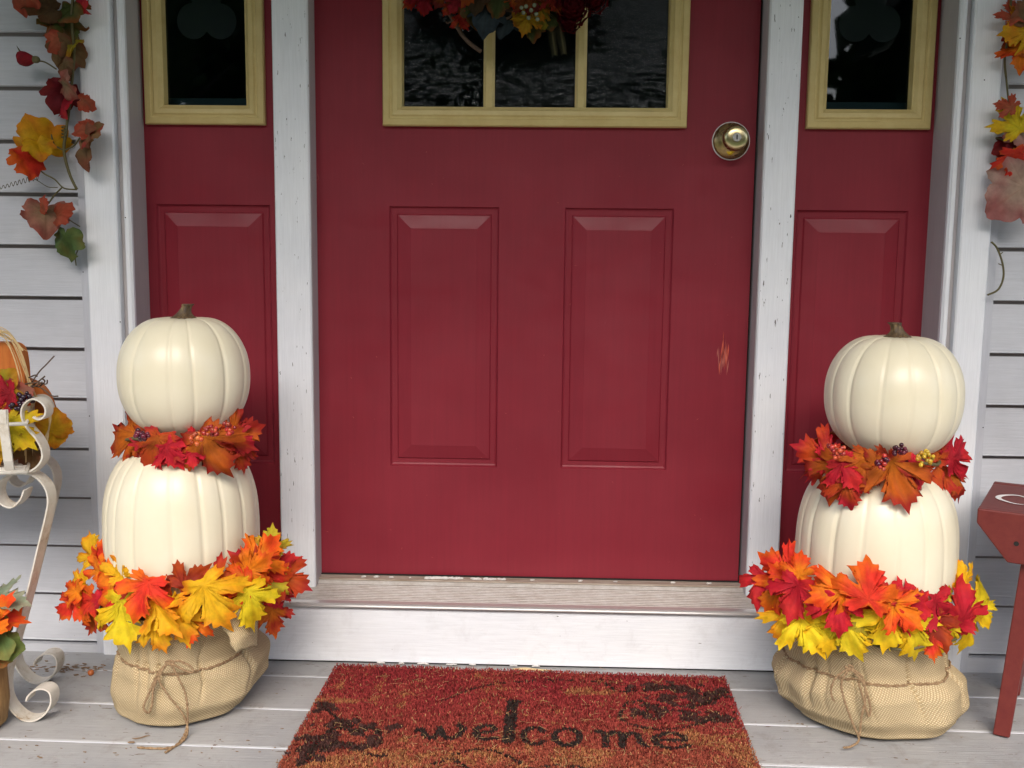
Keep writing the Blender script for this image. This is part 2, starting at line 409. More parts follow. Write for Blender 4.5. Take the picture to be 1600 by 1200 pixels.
mb = MB(); extr(mb, [(-.519, .03), (-.519, -.052), (-.516, -.055), (-.450, -.055), (-.447, -.052), (-.447, .03)], .128, 2.3)
extr(mb, [(-.4465, .03), (-.4465, -.050), (-.4455, -.050), (-.4455, .03)], .130, 2.3, 1); mb.build('mullion_post', [M['trim_worn'], M['jamb']], house)
mb = MB(); extr(mb, [(.529, .03), (.529, -.052), (.526, -.055), (.467, -.055), (.464, -.052), (.464, .03)], .128, 2.3)
extr(mb, [(.4635, .03), (.4635, -.050), (.4622, -.050), (.4622, .03)], .130, 2.3, 1); mb.build('mullion_post', [M['trim_worn'], M['jamb']], house)
# dark weatherstrip gaps either side and top of door
mb = MB(); mb.box((-.4448, .012, .13), (-.4585, .03, 2.19)); mb.box((.4585, .012, .13), (.4618, .03, 2.19)); mb.build('weatherstrip', M['crack'], house)
mb = MB(); mb.box((-.812, -.086, 2.20), (.822, .02, 2.36)); mb.box((-.905, -.106, 2.36), (.915, -.06, 2.48)); mb.build('head_casing', M['trim'], house)

def nail(x, y, z, r_=.0013):
    mb = MB(); n = 10; mb.add([(x, y-.0006, z)]+[(x+r_*math.cos(2*math.pi*j/n), y-.0004, z+r_*math.sin(2*math.pi*j/n)) for j in range(n)], [(0, 1+j, 1+(j+1) % n) for j in range(n)]); mb.build('nail_head', M['crack'], house)
for px, py, y in ((140,650,-.099), (130,425,-.099), (188,503,-.107), (186,570,-.107), (1536,668,-.107), (1556,173,-.101), (1538,125,-.107), (196,340,-.0985), (1500,60,-.0985), (175,860,-.107)): g = P(px, py, y); nail(g.x, y, g.z)

# slab with openings
def slab(x0, x1, z0, z1, holes, y, yb):
    mb = MB(); xs = sorted({x0, x1}|{h[0] for h in holes}|{h[1] for h in holes}); zs = sorted({z0, z1}|{h[2] for h in holes}|{h[3] for h in holes})
    for i in range(len(xs)-1):
        for j in range(len(zs)-1):
            cx, cz = (xs[i]+xs[i+1])/2, (zs[j]+zs[j+1])/2
            if any(h[0] < cx < h[1] and h[2] < cz < h[3] for h in holes): continue
            mb.add([(xs[i], y, zs[j]), (xs[i+1], y, zs[j]), (xs[i+1], y, zs[j+1]), (xs[i], y, zs[j+1])], [(0,1,2,3)])
    for (a, b_) in (((x0, z0), (x1, z0)), ((x1, z0), (x1, z1)), ((x1, z1), (x0, z1)), ((x0, z1), (x0, z0))):
        mb.add([(a[0], y, a[1]), (b_[0], y, b_[1]), (b_[0], yb, b_[1]), (a[0], yb, a[1])], [(0,1,2,3)])
    return mb
PROF = [(0, 0), (.002, .0), (.005, .005), (.008, .0065), (.017, .0065), (.020, .0035), (.046, -.0025), (.0475, -.0030)]
def raised_panel(h, y=0):
    mb = MB(); mb.rings(h[0], h[1], h[2], h[3], [(d, y+q) for d, q in PROF]); return mb
FP = [(0, .0), (0, -.010), (.002, -.013), (.012, -.0145), (.014, -.012), (.017, -.012), (.020, -.015), (.028, -.014), (.033, -.008), (.036, -.006), (.038, .012)]
def win_frame(h, y=0):
    mb = MB(); mb.rings(h[0], h[1], h[2], h[3], [(d*1.08, y+q) for d, q in FP], fill=False); return mb
WT = 1.95
door_holes = [(-.296, -.063, .391, .944), (.069, .298, .391, .944), (-.290, .300, 1.118, WT-.015)]
door = slab(-.457, .457, .153, 2.185, door_holes, 0, .035).build('door', M['door'], house)
for h in door_holes[:2]: raised_panel(h).build('raised_panel', M['door'], door)
fr = win_frame((-.305, .315, 1.104, WT)); 
fr.build('window_frame', M['frame'], door)
for a, b_ in ((-.0995, -.0765), (.0875, .1105)):
    mb = MB(); extr(mb, [(a, .010), (a, .001), (a+.004, -.003), (a+.006, -.0045), (b_-.006, -.0045), (b_-.004, -.003), (b_, .001), (b_, .010)], 1.1425, WT-.04)
    mb.build('muntin', M['frame'], door)
mb = MB(); mb.add([(-.28, .012, 1.12), (.29, .012, 1.12), (.29, .012, WT-.02), (-.28, .012, WT-.02)], [(0,1,2,3)]); mb.build('window_pane', M['glass_h'], door)
# knob
def lathe_y(mb, c, prof, n=40, mi=0):       # prof (radius, forward)
    vs = []; fs = []
    for r_, f in prof:
        for j in range(n):
            t = 2*math.pi*j/n; vs.append((c[0]+r_*math.cos(t), c[1]-f, c[2]+r_*math.sin(t)))
    for i in range(len(prof)-1):
        for j in range(n): fs.append((i*n+j, i*n+(j+1) % n, (i+1)*n+(j+1) % n, (i+1)*n+j))
    fs.append(tuple(range((len(prof)-1)*n, len(prof)*n)))
    mb.add(vs, fs, mi)
kc = P(1142, 219, 0); kc = Vector((kc.x, 0, kc.z-.002))
mb = MB(); lathe_y(mb, kc, [(.0385, .0), (.0385, .002)], mi=1); lathe_y(mb, kc, [(.0365, .002), (.0365, .004), (.034, .007), (.027, .011), (.020, .015), (.015, .018)])
ro = mb.build('knob_rosette', [M['brass'], M['caulk']], door, smooth=False)
for p_ in ro.data.polygons: p_.use_smooth = len(p_.vertices) == 4
mb = MB(); lathe_y(mb, kc, [(.013, .017), (.013, .028), (.0175, .031), (.0235, .037), (.0255, .045), (.0250, .052), (.0228, .057)])
lathe_y(mb, kc, [(.0226, .0575), (.0215, .0592), (.017, .0612), (.009, .0622)], mi=1)
kn = mb.build('door_knob', [M['brass'], M['brass_face']], door)
for p_ in kn.data.polygons: p_.use_smooth = len(p_.vertices) == 4
mb = MB(); lathe_y(mb, kc, [(.0085, .0615), (.0085, .0640), (.0078, .0646)], mi=0); mb.box((kc.x-.0011, -.0653, kc.z-.0045), (kc.x+.0011, -.0640, kc.z+.005), 1)
mb.build('lock_cylinder', [M['nickel'], M['crack']], door)
# bare brass patch at the foot of the rosette
mb = MB(); rnd = random.Random(2); vs = [(kc.x-.003, -.0118, kc.z-.0275)]
for j in range(26):
    t = 2*math.pi*j/26; rr = .010*(1+.35*rnd.uniform(-1, 1)); x = kc.x-.003+rr*1.35*math.cos(t); z = kc.z-.0275+rr*.55*math.sin(t)
    d = math.hypot(x-kc.x, z-kc.z); f = .0155-(d-.020)/.014*.0115+.0007; vs.append((x, -f, z))
mb.add(vs, [(0, 1+j, 1+(j+1) % 26) for j in range(26)]); mb.build('bare_patch', M['brass_bare'], door)
# scuffs on the paint
mb = MB(); rnd = random.Random(11)
def sliver(mb, px, py, L, wd, ang, mi=0):
    c = P(px, py, -.0006); d = Vector((math.cos(ang), 0, math.sin(ang))); n_ = Vector((-d.z, 0, d.x))
    vs = [c-d*L/2, c+n_*wd/2, c+d*L/2, c-n_*wd/2]; mb = MB(); mb.add(vs, [(0,1,2,3)]); mb.build('scuff_mark', (M['scuff'], M['scuff_o'])[mi], door)
for dx, L in ((-7, .05), (6, .05), (3, .06), (-5, .03), (8, .03), (0, .08), (-1, .06), (-2, .07), (2, .05), (5, .025), (-4, .04), (1, .03), (-6, .03), (-3, .055), (0, .045), (4, .06), (7, .035), (-9, .02)): sliver(mb, 1130+dx, 560+rnd.uniform(-15, 15), L, rnd.uniform(.0009, .0022), R(88+rnd.uniform(-4, 4)), 0 if dx % 2 else 1)
for i in range(44): sliver(mb, rnd.uniform(500, 1150), rnd.uniform(230, 890), rnd.uniform(.002, .007), rnd.uniform(.0004, .001), rnd.uniform(0, 3.1))
for q in ((497, 275, .014, 110), (1090, 655, .006, 40), (700, 440, .006, 20), (850, 555, .004, 60), (497, 280, .008, 60)): sliver(mb, q[0], q[1], q[2], .001, R(q[3]))
# sidelights
for (x0, x1, px0, px1, fx0, fx1) in ((-.8055, -.5195, -.787, -.542, -.797, -.548), (.5295, .8155, .545, .776, .556, .804)):
    hs = [(px0, px1, .391, .944), (fx0+.012, fx1-.012, 1.118, WT-.015)]
    sl_ = slab(x0, x1, .14, 2.2, hs, 0, .03).build('sidelight', M['door'], house)
    raised_panel(hs[0]).build('raised_panel', M['door'], sl_)
    win_frame((fx0, fx1, 1.104, WT)).build('window_frame', M['frame'], sl_)
    mb = MB(); mb.add([(fx0+.02, .012, 1.12), (fx1-.02, .012, 1.12), (fx1-.02, .012, WT-.02), (fx0+.02, .012, WT-.02)], [(0,1,2,3)]); mb.build('window_pane', M['glass'], sl_)
    # grey three-lobed decal on the inside of the pane
    cx = (fx0+fx1)/2; mb = MB()
    for (ox, oz) in ((-.028, 0), (.028, 0), (0, .055), (0, .02)):
        n = 28; c = Vector((cx+ox, .016+oz*.004+abs(ox)*.008, 1.315+oz))
        mb.add([c]+[c+Vector((.034*math.cos(2*math.pi*j/n), 0, .036*math.sin(2*math.pi*j/n))) for j in range(n)], [(0, 1+j, 1+(j+1) % n) for j in range(n)])
    mb.build('pane_decal', M['decal'], sl_)
# room behind the glass
mb = MB(); mb.box((-.86, 1.2, .1), (.86, 1.22, 2.3)); mb.box((-.88, .04, .1), (-.86, 1.2, 2.3)); mb.box((.86, .04, .1), (.88, 1.2, 2.3)); mb.box((-.88, .04, 2.3), (.88, 1.2, 2.32)); mb.box((-.88, .04, .08), (.88, 1.2, .1))
mb.build('hallway', M['interior'], house)
for xa, xb in ((-.80, -.53), (.54, .81)):
    mb = MB(); mb.box((xa, .05, 1.125), (xb, .09, 1.166)); mb.build('inner_sill', M['sill_in'], house)
# threshold
mb = MB(); pr = [(-.006, .146, 0), (-.030, .146, 0), (-.036, .1400, 1)]
nr = 10
for i in range(nr):
    y0 = -.037-i*.0077; z0 = .1378-i*.00088
    pr += [(y0, z0, 0), (y0-.0006, z0+.0024, 0), (y0-.0046, z0+.0024, 0), (y0-.0052, z0, 1)]
pr += [(-.1145, .1285, 0), (-.116, .1325, 2), (-.129, .1310, 2), (-.133, .1285, 2), (-.134, .1255, 2), (-.133, .1225, 2), (-.1285, .1215, 0), (-.126, .1205, 0), (-.120, .1205, 0), (-.118, .100, 0), (-.006, .100, 0)]
vs = []
for x in (-.7975, .8135): vs += [(x, y, z) for y, z, m_ in pr]
n = len(pr); mb.add(vs, [(i, i+1, i+1+n, i+n) for i in range(n-1)]+[tuple(range(n)), tuple(range(n, 2*n))])
for i in range(n-1): mb.m[i] = pr[i][2]
mb.build('threshold', [M['alu'], M['groove'], M['alu_lip']], house)
mb = MB(); mb.box((-.446, -.028, .1465), (.462, .012, .1500)); mb.build('sill_strip', M['sillwood'], house)
mb = MB(); mb.box((-.446, -.004, .1505), (.462, .02, .1525)); mb.build('door_gap', M['crack'], house)
rnd = random.Random(4)
def crumbs(name, px, y, z, n, sc, wid):
    mb = MB(); c = P(px, 904, y); x = c.x
    for i in range(n):
        r_ = rnd.uniform(.0022, .0045)*sc; mb.ball((x, y+rnd.uniform(-.002, .002), z+r_*.2), r_, nu=7, nv=5, sc=(rnd.uniform(1.2, 2.2), 1, .8)); x += r_*1.3
    mb.build(name, M['caulk'], house)
for px, n, sc in ((566,3,.6), (585,3,.7), (610,2,.6), (668,8,1), (690,8,1.1), (712,4,.9), (738,5,.9), (757,6,1), (780,4,.9), (640,2,.5), (830,3,.5), (905,2,.6), (960,3,.5), (1050,2,.6), (1105,4,.6)): crumbs('caulk_crumb', px, -.018, .1512, n, sc, 0)
# riser board
mb = MB(); mb.box((-.7978, -.1245, .0045), (.8138, -.1185, .1200), 0, .0015); mb.box((-.7978, -.118, -.001), (.8138, -.095, .0042), 1); mb.build('riser_board', [M['riser'], M['crack']], house)
# porch roof over everything
mb = MB(); mb.box((-3.4, -2.10, 2.40), (3.6, -.06, 2.46)); mb.box((-3.4, -2.15, 2.32), (3.6, -2.10, 2.65)); mb.box((-3.4, -2.10, 2.462), (3.6, .4, 2.65)); mb.box((-3.4, -.06, 2.38), (3.6, .3, 2.3995))
mb.build('porch_roof', M['ceiling'], house)
mb = MB(); mb.box((-2.6, .3, -.4), (2.8, .4, 2.56)); mb.build('back_wall', M['interior'], house) if False else None

# ------------------------------------------------------------------ leaves
MAPLE = [(0,0), (.09,-.04), (.20,-.10), (.36,-.14), (.35,-.05), (.48,-.03), (.42,.05), (.45,.10), (.27,.14), (.42,.20), (.56,.18), (.60,.27), (.80,.33), (.70,.40), (.80,.52), (.62,.49), (.60,.60), (.46,.53), (.36,.48), (.19,.40),
         (.21,.54), (.36,.62), (.28,.68), (.38,.80), (.22,.79), (.22,.90), (.10,.90), (0,1.12)]
GRAPE = [(0,0), (.10,-.10), (.26,-.16), (.42,-.10), (.55,.00), (.60,.12), (.54,.22), (.62,.32), (.64,.46), (.54,.54), (.42,.52), (.42,.64), (.34,.76), (.22,.82), (.10,.92), (0,.98)]
PAL = {'yellow': ((.86,.68,.02), (.86,.66,.02), (.86,.52,.01)), 'gold': ((.86,.48,.01), (.88,.50,.015), (.86,.30,.01)),
       'orange': ((.82,.26,.01), (.84,.20,.01), (.78,.07,.01)), 'red': ((.70,.05,.02), (.76,.035,.02), (.78,.14,.01)),
       'crimson': ((.42,.012,.022), (.58,.015,.035), (.66,.03,.03)), 'rust': ((.55,.15,.01), (.50,.10,.01), (.34,.02,.012)),
       'rustred': ((.50,.12,.012), (.56,.06,.012), (.48,.015,.03)), 'darkred': ((.22,.02,.01), (.34,.035,.012), (.42,.06,.01)),
       'olive': ((.30,.22,.03), (.60,.50,.03), (.66,.32,.02)), 'green': ((.10,.16,.04), (.12,.20,.06), (.2,.2,.05)),
       'sage': ((.22,.30,.20), (.26,.33,.22), (.3,.3,.2)), 'pink': ((.42,.32,.17), (.52,.22,.15), (.55,.14,.10)),
       'palepink': ((.60,.42,.30), (.62,.40,.32), (.55,.20,.18)), 'coral': ((.50,.16,.08), (.58,.12,.06), (.6,.10,.05)),
       'tan': ((.30,.19,.08), (.28,.16,.07), (.35,.12,.06)), 'brown': ((.16,.09,.04), (.17,.10,.04), (.2,.08,.03)),
       'greenred': ((.30,.30,.10), (.38,.22,.09), (.55,.07,.05)), 'wine': ((.14,.01,.015), (.20,.012,.02), (.25,.02,.02)), 'blue': ((.07,.11,.12), (.09,.13,.15), (.07,.1,.12)),
       'gr2': ((.10,.13,.03), (.13,.17,.04), (.35,.12,.03))}
def lerp(a, b_, t): return tuple(a[i]+(b_[i]-a[i])*t for i in range(3))
def leaf_mesh(mb, c, tip, nrm, size, pal, seed, outline=MAPLE, droop=.25, fold=.18, wave=.05, wide=1.0):
    """one leaf: c centre, tip = direction of its point, nrm = the way its face looks"""
    rnd = random.Random(seed); half = outline
    o = half+[(-x, y) for x, y in half[-2:0:-1]]
    shx = rnd.uniform(-.14, .14); o = [((x*rnd.uniform(.9, 1.02) if outline is MAPLE else x)*(1+.12*math.copysign(shx*6, x)*.5)+shx*(y-.3), y) for x, y in o]
    pts = []
    for i in range(len(o)):
        a, b_ = o[i], o[(i+1) % len(o)]; pts.append(a); pts.append(((a[0]+b_[0])/2*1.0, (a[1]+b_[1])/2))
    pts = [(x*(1+.05*rnd.uniform(-1, 1)), y+.015*rnd.uniform(-1, 1)) for x, y in pts]
    n_ = Vector(nrm).normalized(); t = Vector(tip); t = (t-n_*t.dot(n_)).normalized(); u = t.cross(n_)
    cen = (0, .12); vein = [math.atan2(y-.12, x) for x, y in ((0, 1.1), (.9, .42), (-.9, .42), (.5, 0), (-.5, 0))]
    ts = [.16, .36, .56, .74, .88, 1.0]; vs = []; cs = []; ph = [rnd.uniform(0, 6.3) for _ in range(6)]
    A, B, C = PAL[pal]; sh = rnd.uniform(.88, 1.1); bias = rnd.uniform(-.15, .15); so = Vector((seed*1.7, seed*.3, 0))
    lobe = [rnd.uniform(-.5, 1.3) for _ in range(5)]
    def put(x, y, tt):
        r2 = x*x+(y-.3)**2; ang = math.atan2(y-.12, x)
        dv = [abs((ang-v+math.pi) % (2*math.pi)-math.pi) for v in vein]; k = min(range(5), key=lambda i: dv[i]); dmin = dv[k]; r_ = math.hypot(x, y-.12)
        w_ = -droop*r2*(.6+.55*lobe[k]*r_) + fold*abs(x)*.6 - .16*min(dmin, .35)*r_*(-1) 
        w_ += wave*(math.sin(7*x+ph[0])*math.cos(6*y+ph[1]) + .6*math.sin(14*x+ph[2]+5*y)*tt) + .06*noise.noise(Vector((x*5, y*5, 0))+so)*tt + .02*noise.noise(Vector((x*14, y*14, 0))+so)
        nn = noise.noise(Vector((x*2.2, y*2.2, 3))+so)
        cc = lerp(A, B, min(1, tt*1.3)); f = max(0, min(1, (tt-.62+bias+nn*.9)*2.2)); cc = lerp(cc, C, f)
        if dmin < .07 and tt < .95: cc = lerp(cc, (cc[0]*.85, cc[1]*.72, cc[2]*.7), .5)
        s2 = sh*(1+.12*noise.noise(Vector((x*9, y*9, 7))+so)); cc = tuple(max(0, min(.95, q*s2)) for q in cc)
        vs.append(Vector(c)+u*(x*wide*size)+t*((y-.45)*size)+n_*(w_*size)); cs.append(cc)
    put(cen[0], cen[1], 0)
    for tt in ts:
        for x, y in pts: put(cen[0]+(x-cen[0])*tt, cen[1]+(y-cen[1])*tt, tt)
    n = len(pts); fs = [(0, 1+j, 1+(j+1) % n) for j in range(n)]
    for i in range(len(ts)-1):
        for j in range(n): a = 1+i*n; b2 = a+n; fs.append((a+j, b2+j, b2+(j+1) % n, a+(j+1) % n))
    mb.add(vs, fs, 0, cs)
    return Vector(c)+t*(-.45*size)
def add_leaf(parent, c, ang, size, pal, seed, nrm=None, lean=0.0, name='leaf', dim=1, **kw):
    """ang: direction of the tip in the wall plane, degrees; lean: tip towards (-) or away from the viewer"""
    rnd = random.Random(seed*7+1)
    if nrm is None: nrm = (rnd.uniform(-.35, .35), -1, rnd.uniform(.0, .6))
    a = R(ang); mb = MB(); tip = Vector((math.cos(a), lean, math.sin(a)))
    base = leaf_mesh(mb, c, tip, nrm, size, pal, seed, **kw)
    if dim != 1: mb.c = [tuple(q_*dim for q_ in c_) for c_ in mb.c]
    mb.build(name, M['leaf'], parent, smooth=True, fix=False); return base

# ------------------------------------------------------------------ pumpkins
def pumpkin(mb, c, rx, hz, ribs, seed, p=2.3, depth=.055, dimple=.12, taper=0):
    rnd = random.Random(seed); nu, nv = 260, 72
    gs = []; a = rnd.uniform(0, .4)
    for i in range(ribs): gs.append((2*math.pi*(i+.5*rnd.uniform(-.55, .55))/ribs + a, rnd.uniform(.55, 1.15), rnd.uniform(.016, .030)))
    wob = [rnd.uniform(0, 6.28) for _ in range(4)]
    vs = []; fs = []
    for i in range(nv+1):
        ph = -math.pi/2+math.pi*i/nv; cp, sp = math.cos(ph), math.sin(ph)
        rr = abs(cp)**(2/p); zz = math.copysign(abs(sp)**(2/p), sp)
        for j in range(nu):
            th = 2*math.pi*j/nu; g = 0
            for (ga, gd, gw) in gs:
                d = (th-ga-.02*math.sin(ph*2.5+ga*3)+math.pi) % (2*math.pi)-math.pi
                if abs(d) < .34: g += gd*(.62*math.exp(-(d/gw)**2)+.50*math.exp(-(d/(.13))**2))
            fade = min(1, cp*2.2)
            r_ = rx*rr*(1-depth*g*fade+.008*math.sin(3*th+wob[0])+.006*math.sin(2*th+wob[1]))*(1-taper*zz)
            k = math.exp(-(r_/(rx*.42))**2); z = hz*zz - (dimple*hz*k if zz > 0 else -dimple*.6*hz*k) - depth*.5*hz*g*(1-rr)*(rr > .1)*math.copysign(1, zz)
            vs.append((c[0]+r_*math.cos(th), c[1]+r_*math.sin(th), c[2]+z))
    for i in range(nv):
        for j in range(nu): fs.append((i*nu+j, i*nu+(j+1) % nu, (i+1)*nu+(j+1) % nu, (i+1)*nu+j))
    mb.add(vs, fs)
def stem(mb, c, s, lean, seed):
    n = 24; rows = 14; vs = []; fs = []
    for i in range(rows+1):
        t = i/rows; r_ = s*(.31+.85*math.exp(-t*4.5)+.07*(t > .9)); cx = c[0]+lean*3*s*t*t; cz = c[2]+s*1.0*t
        for j in range(n):
            th = 2*math.pi*j/n; q = 1+.16*math.cos(6*th+t*1.2)*(1)+.05*math.sin(11*th+seed)
            vs.append((cx+r_*q*math.cos(th), c[1]+r_*q*math.sin(th), cz-.25*s*math.exp(-t*9)*(1 if math.cos(6*th) > 0 else .3)))
    for i in range(rows):
        for j in range(n): fs.append((i*n+j, i*n+(j+1) % n, (i+1)*n+(j+1) % n, (i+1)*n+j))
    fs.append(tuple(range(rows*n, rows*n+n))); mb.add(vs, fs)
YC = -.30
def topiary(side, up_c, up_r, up_h, lo_c, lo_r, lo_z0, lo_z1, lo_taper):
    S = {'L': 'left', 'R': 'right'}[side]; lr = 'under the left sidelight' if side == 'L' else 'beside the red bench'
    c = Vector(up_c); t = thing('pumpkin', (c.x, c.y, c.z-up_h), 'round cream pumpkin on top of the stack '+('left of the door' if side == 'L' else 'right of the door, below the knob side'), 'pumpkin', 'cream pumpkins stacked by the door')
    mb = MB(); pumpkin(mb, c, up_r, up_h, 14, 5 if side == 'L' else 9, p=2.2, depth=.036); mb.build('pumpkin_shell', M['pumpkin'], t, smooth=True, fix=False)
    mb = MB(); stem(mb, (c.x+.002, c.y, c.z+up_h*.88), .0265, .12 if side == 'L' else -.1, 3); mb.build('stem', M['stem'], t, smooth=True)
    lc = Vector((lo_c[0], lo_c[1], (lo_z0+lo_z1)/2)); h = (lo_z1-lo_z0)/2
    t = thing('pumpkin', (lc.x, lc.y, lo_z0), 'large barrel-shaped cream pumpkin in the middle of the '+S+' stack, rising from burlap', 'pumpkin', 'cream pumpkins stacked by the door')
    mb = MB(); pumpkin(mb, lc, lo_r, h, 17, 21 if side == 'L' else 33, p=2.6, depth=.032, taper=lo_taper); mb.build('pumpkin_shell', M['pumpkin'], t, smooth=True, fix=False)
UL = P(288, 585, YC); UR = P(1396, 616, YC)
topiary('L', (UL.x, YC, UL.z-.002), .1160, .1180, (P(285, 800, YC).x, YC), .1395, .185, .505, .03)
topiary('R', (UR.x, YC, UR.z-.002), .1185, .1180, (P(1369, 830, YC).x, YC), .1405, .175, .485, .03)

# ------------------------------------------------------------------ burlap pots
def prof_i(tab, z):
    for a, b_ in zip(tab, tab[1:]):
        if a[0] <= z <= b_[0]:
            t = (z-a[0])/(b_[0]-a[0]); t = t*t*(3-2*t); return [a[i]+(b_[i]-a[i])*t for i in range(1, len(a))]
    return tab[-1][1:] if z > tab[-1][0] else tab[0][1:]
def burlap_pot(label, tab, yc, tie, seed, side):
    """tab: (z, x_left, x_right, y_front, y_back)"""
    cx = (tab[0][1]+tab[0][2])/2
    t = thing('burlap_pot', (cx, yc, 0), label, 'plant pot', 'burlap wrapped pots by the door')
    rnd = random.Random(seed); nu, nv = 360, 90; mb = MB(); ztop = tab[-1][0]
    folds = [(rnd.uniform(0, 2*math.pi), rnd.uniform(.02, .07), rnd.uniform(.10, .28), rnd.choice((1, 1, -1))) for _ in range(22)]
    pleat = [(rnd.uniform(0, 2*math.pi), rnd.uniform(.015, .05), rnd.uniform(.5, 1.1)) for _ in range(26)]
    def surf(th, z, grow=0):
        xl, xr, yf, ybk = prof_i(tab, z); mx, hx = (xl+xr)/2, (xr-xl)/2; my, hy = (yf+ybk)/2, (ybk-yf)/2
        near = math.exp(-((z-tie)/.022)**2); f = 0
        for (a, d, w_, s_) in folds:
            dd = (th-a-2.2*(z-tie)+math.pi) % (2*math.pi)-math.pi; f += s_*d*.85*math.exp(-(dd/w_)**2)*(.35+.65*min(1, z/.04))*(1-.5*near)
        for (a, w_, d) in pleat:
            dd = (th-a+.9*(z-tie)*math.sin(a*3)+math.pi) % (2*math.pi)-math.pi; f -= .085*d*math.exp(-(dd/w_)**2)*math.exp(-((z-tie)/.055)**2)*(1 if z < tie else .6)
        f += .034*noise.noise(Vector((math.cos(th)*2.2, math.sin(th)*2.2, z*14+seed)))+.010*noise.noise(Vector((math.cos(th)*6, math.sin(th)*6, z*30+seed)))
        k = 1+f+grow; return Vector((mx+hx*k*math.cos(th), my+hy*k*math.sin(th), max(z, .0015)))
    vs = []; fs = []
    for i in range(nv+1):
        z = ztop*(i/nv)
        for j in range(nu):
            th = 2*math.pi*j/nu; vs.append(surf(th, z)); mb.uv[i*(nu+0)+j] = (th*.135 if j < nu else .848, z)
    for i in range(nv):
        for j in range(nu): fs.append((i*nu+j, i*nu+(j+1) % nu, (i+1)*nu+(j+1) % nu, (i+1)*nu+j))
    # rolled inside
    mb.add(vs, fs)
    top0 = nv*nu; vi = [Vector((v.x+(cx-v.x)*.12, v.y+(yc-v.y)*.12, ztop-.02)) for v in vs[top0:top0+nu]]
    o = len(mb.v); mb.add(vi, []); mb.f += [(top0+j, top0+(j+1) % nu, o+(j+1) % nu, o+j) for j in range(nu)]; mb.m += [0]*nu
    for j in range(nu): mb.uv[o+j] = (2*math.pi*j/nu*.135, ztop+.02)
    mb.build('burlap_wrap', M['burlap'], t, smooth=True)
    # foam top inside the rim
    mb = MB(); n = 40; xl, xr, yf, ybk = tab[-1][1:]
    ring = [((xl+xr)/2+(xr-xl)/2*.8*math.cos(2*math.pi*j/n), (yf+ybk)/2+(ybk-yf)/2*.8*math.sin(2*math.pi*j/n), ztop-.022) for j in range(n)]
    mb.add(ring+[(x, y, ztop-.05) for x, y, z in ring], [tuple(range(n))]+[(j, (j+1) % n, n+(j+1) % n, n+j) for j in range(n)]); mb.build('pot_liner', M['twig'], t)
    # twine round the neck
    mb = MB(); pts = []
    for j in range(97):
        th = 2*math.pi*j/96; tz = tie-.010*math.sin(th)*-1+ .004*math.sin(2*th+seed); xl, xr, yf, ybk = prof_i(tab, tie)
        q = surf(th, tz, .012); pts.append(Vector((q.x, q.y, tz+0)))
    for s_ in (0, 1):
        mb.tube([p_+Vector((0, 0, .0022*math.sin(i*1.9+s_*math.pi)))+ (p_-Vector((cx, yc, p_.z))).normalized()*.0012*math.cos(i*1.9+s_*math.pi) for i, p_ in enumerate(pts)], .0015, 6, cap=False)
    mb.build('twine', M['twine'], t, smooth=True)
    return t, surf
def flap(parent, cs, bulge, y0):
    mb = MB(); n = 16; vs = []
    for i in range(n+1):
        for j in range(n+1):
            u, v = i/n, j/n; px = (1-u)*(1-v)*cs[0][0]+u*(1-v)*cs[1][0]+u*v*cs[2][0]+(1-u)*v*cs[3][0]; py = (1-u)*(1-v)*cs[0][1]+u*(1-v)*cs[1][1]+u*v*cs[2][1]+(1-u)*v*cs[3][1]
            e = math.sin(math.pi*u)*bulge+.004*math.sin(9*v+3*u); y = y0+(u*.055)*u-e-(.007*(1-u)**3 if u < .4 else 0)
            vs.append(P(px+2*math.sin(v*14)*(u < .02), py+1.5*math.sin(u*15)*(v > .97), y)); mb.uv[i*(n+1)+j] = (u*.08, v*.07)
    mb.add(vs, [(i*(n+1)+j, (i+1)*(n+1)+j, (i+1)*(n+1)+j+1, i*(n+1)+j+1) for i in range(n) for j in range(n)])
    o = mb.build('burlap_flap', M['burlap'], parent, smooth=True); m_ = o.modifiers.new('thick', 'SOLIDIFY'); m_.thickness = .0025
TL = [(0, -.744, -.540, -.420, -.20), (.012, -.758, -.522, -.436, -.19), (.045, -.762, -.500, -.446, -.17), (.085, -.761, -.492, -.440, -.165), (.118, -.752, -.510, -.428, -.175), (.15, -.762, -.496, -.432, -.165), (.20, -.765, -.485, -.438, -.16)]
potL, surfL = burlap_pot('smaller burlap-wrapped pot tied with twine, twine tails lying on the deck', TL, -.30, .118, 7, 'L')
TR = [(0, .540, .765, -.405, -.19), (.014, .512, .790, -.425, -.18), (.045, .484, .805, -.440, -.165), (.080, .472, .800, -.440, -.16), (.118, .487, .772, -.420, -.18), (.15, .480, .766, -.428, -.17), (.20, .500, .765, -.434, -.165)]
flap(potL, ((340,962), (404,940), (403,1008), (368,1020)), .008, -.446)
potR, surfR = burlap_pot('wider sagging burlap-wrapped pot tied with twine, right of the welcome mat', TR, -.30, .118, 12, 'R')
def smooth_path(pts, n=6):
    out = []
    for i in range(len(pts)-1):
        p0 = pts[max(i-1, 0)]; p1 = pts[i]; p2 = pts[i+1]; p3 = pts[min(i+2, len(pts)-1)]
        for k in range(n):
            t = k/n; out.append(.5*((2*p1)+(p2-p0)*t+(2*p0-5*p1+4*p2-p3)*t*t+(3*p1-p0-3*p2+p3)*t**3))
    out.append(pts[-1]); return out
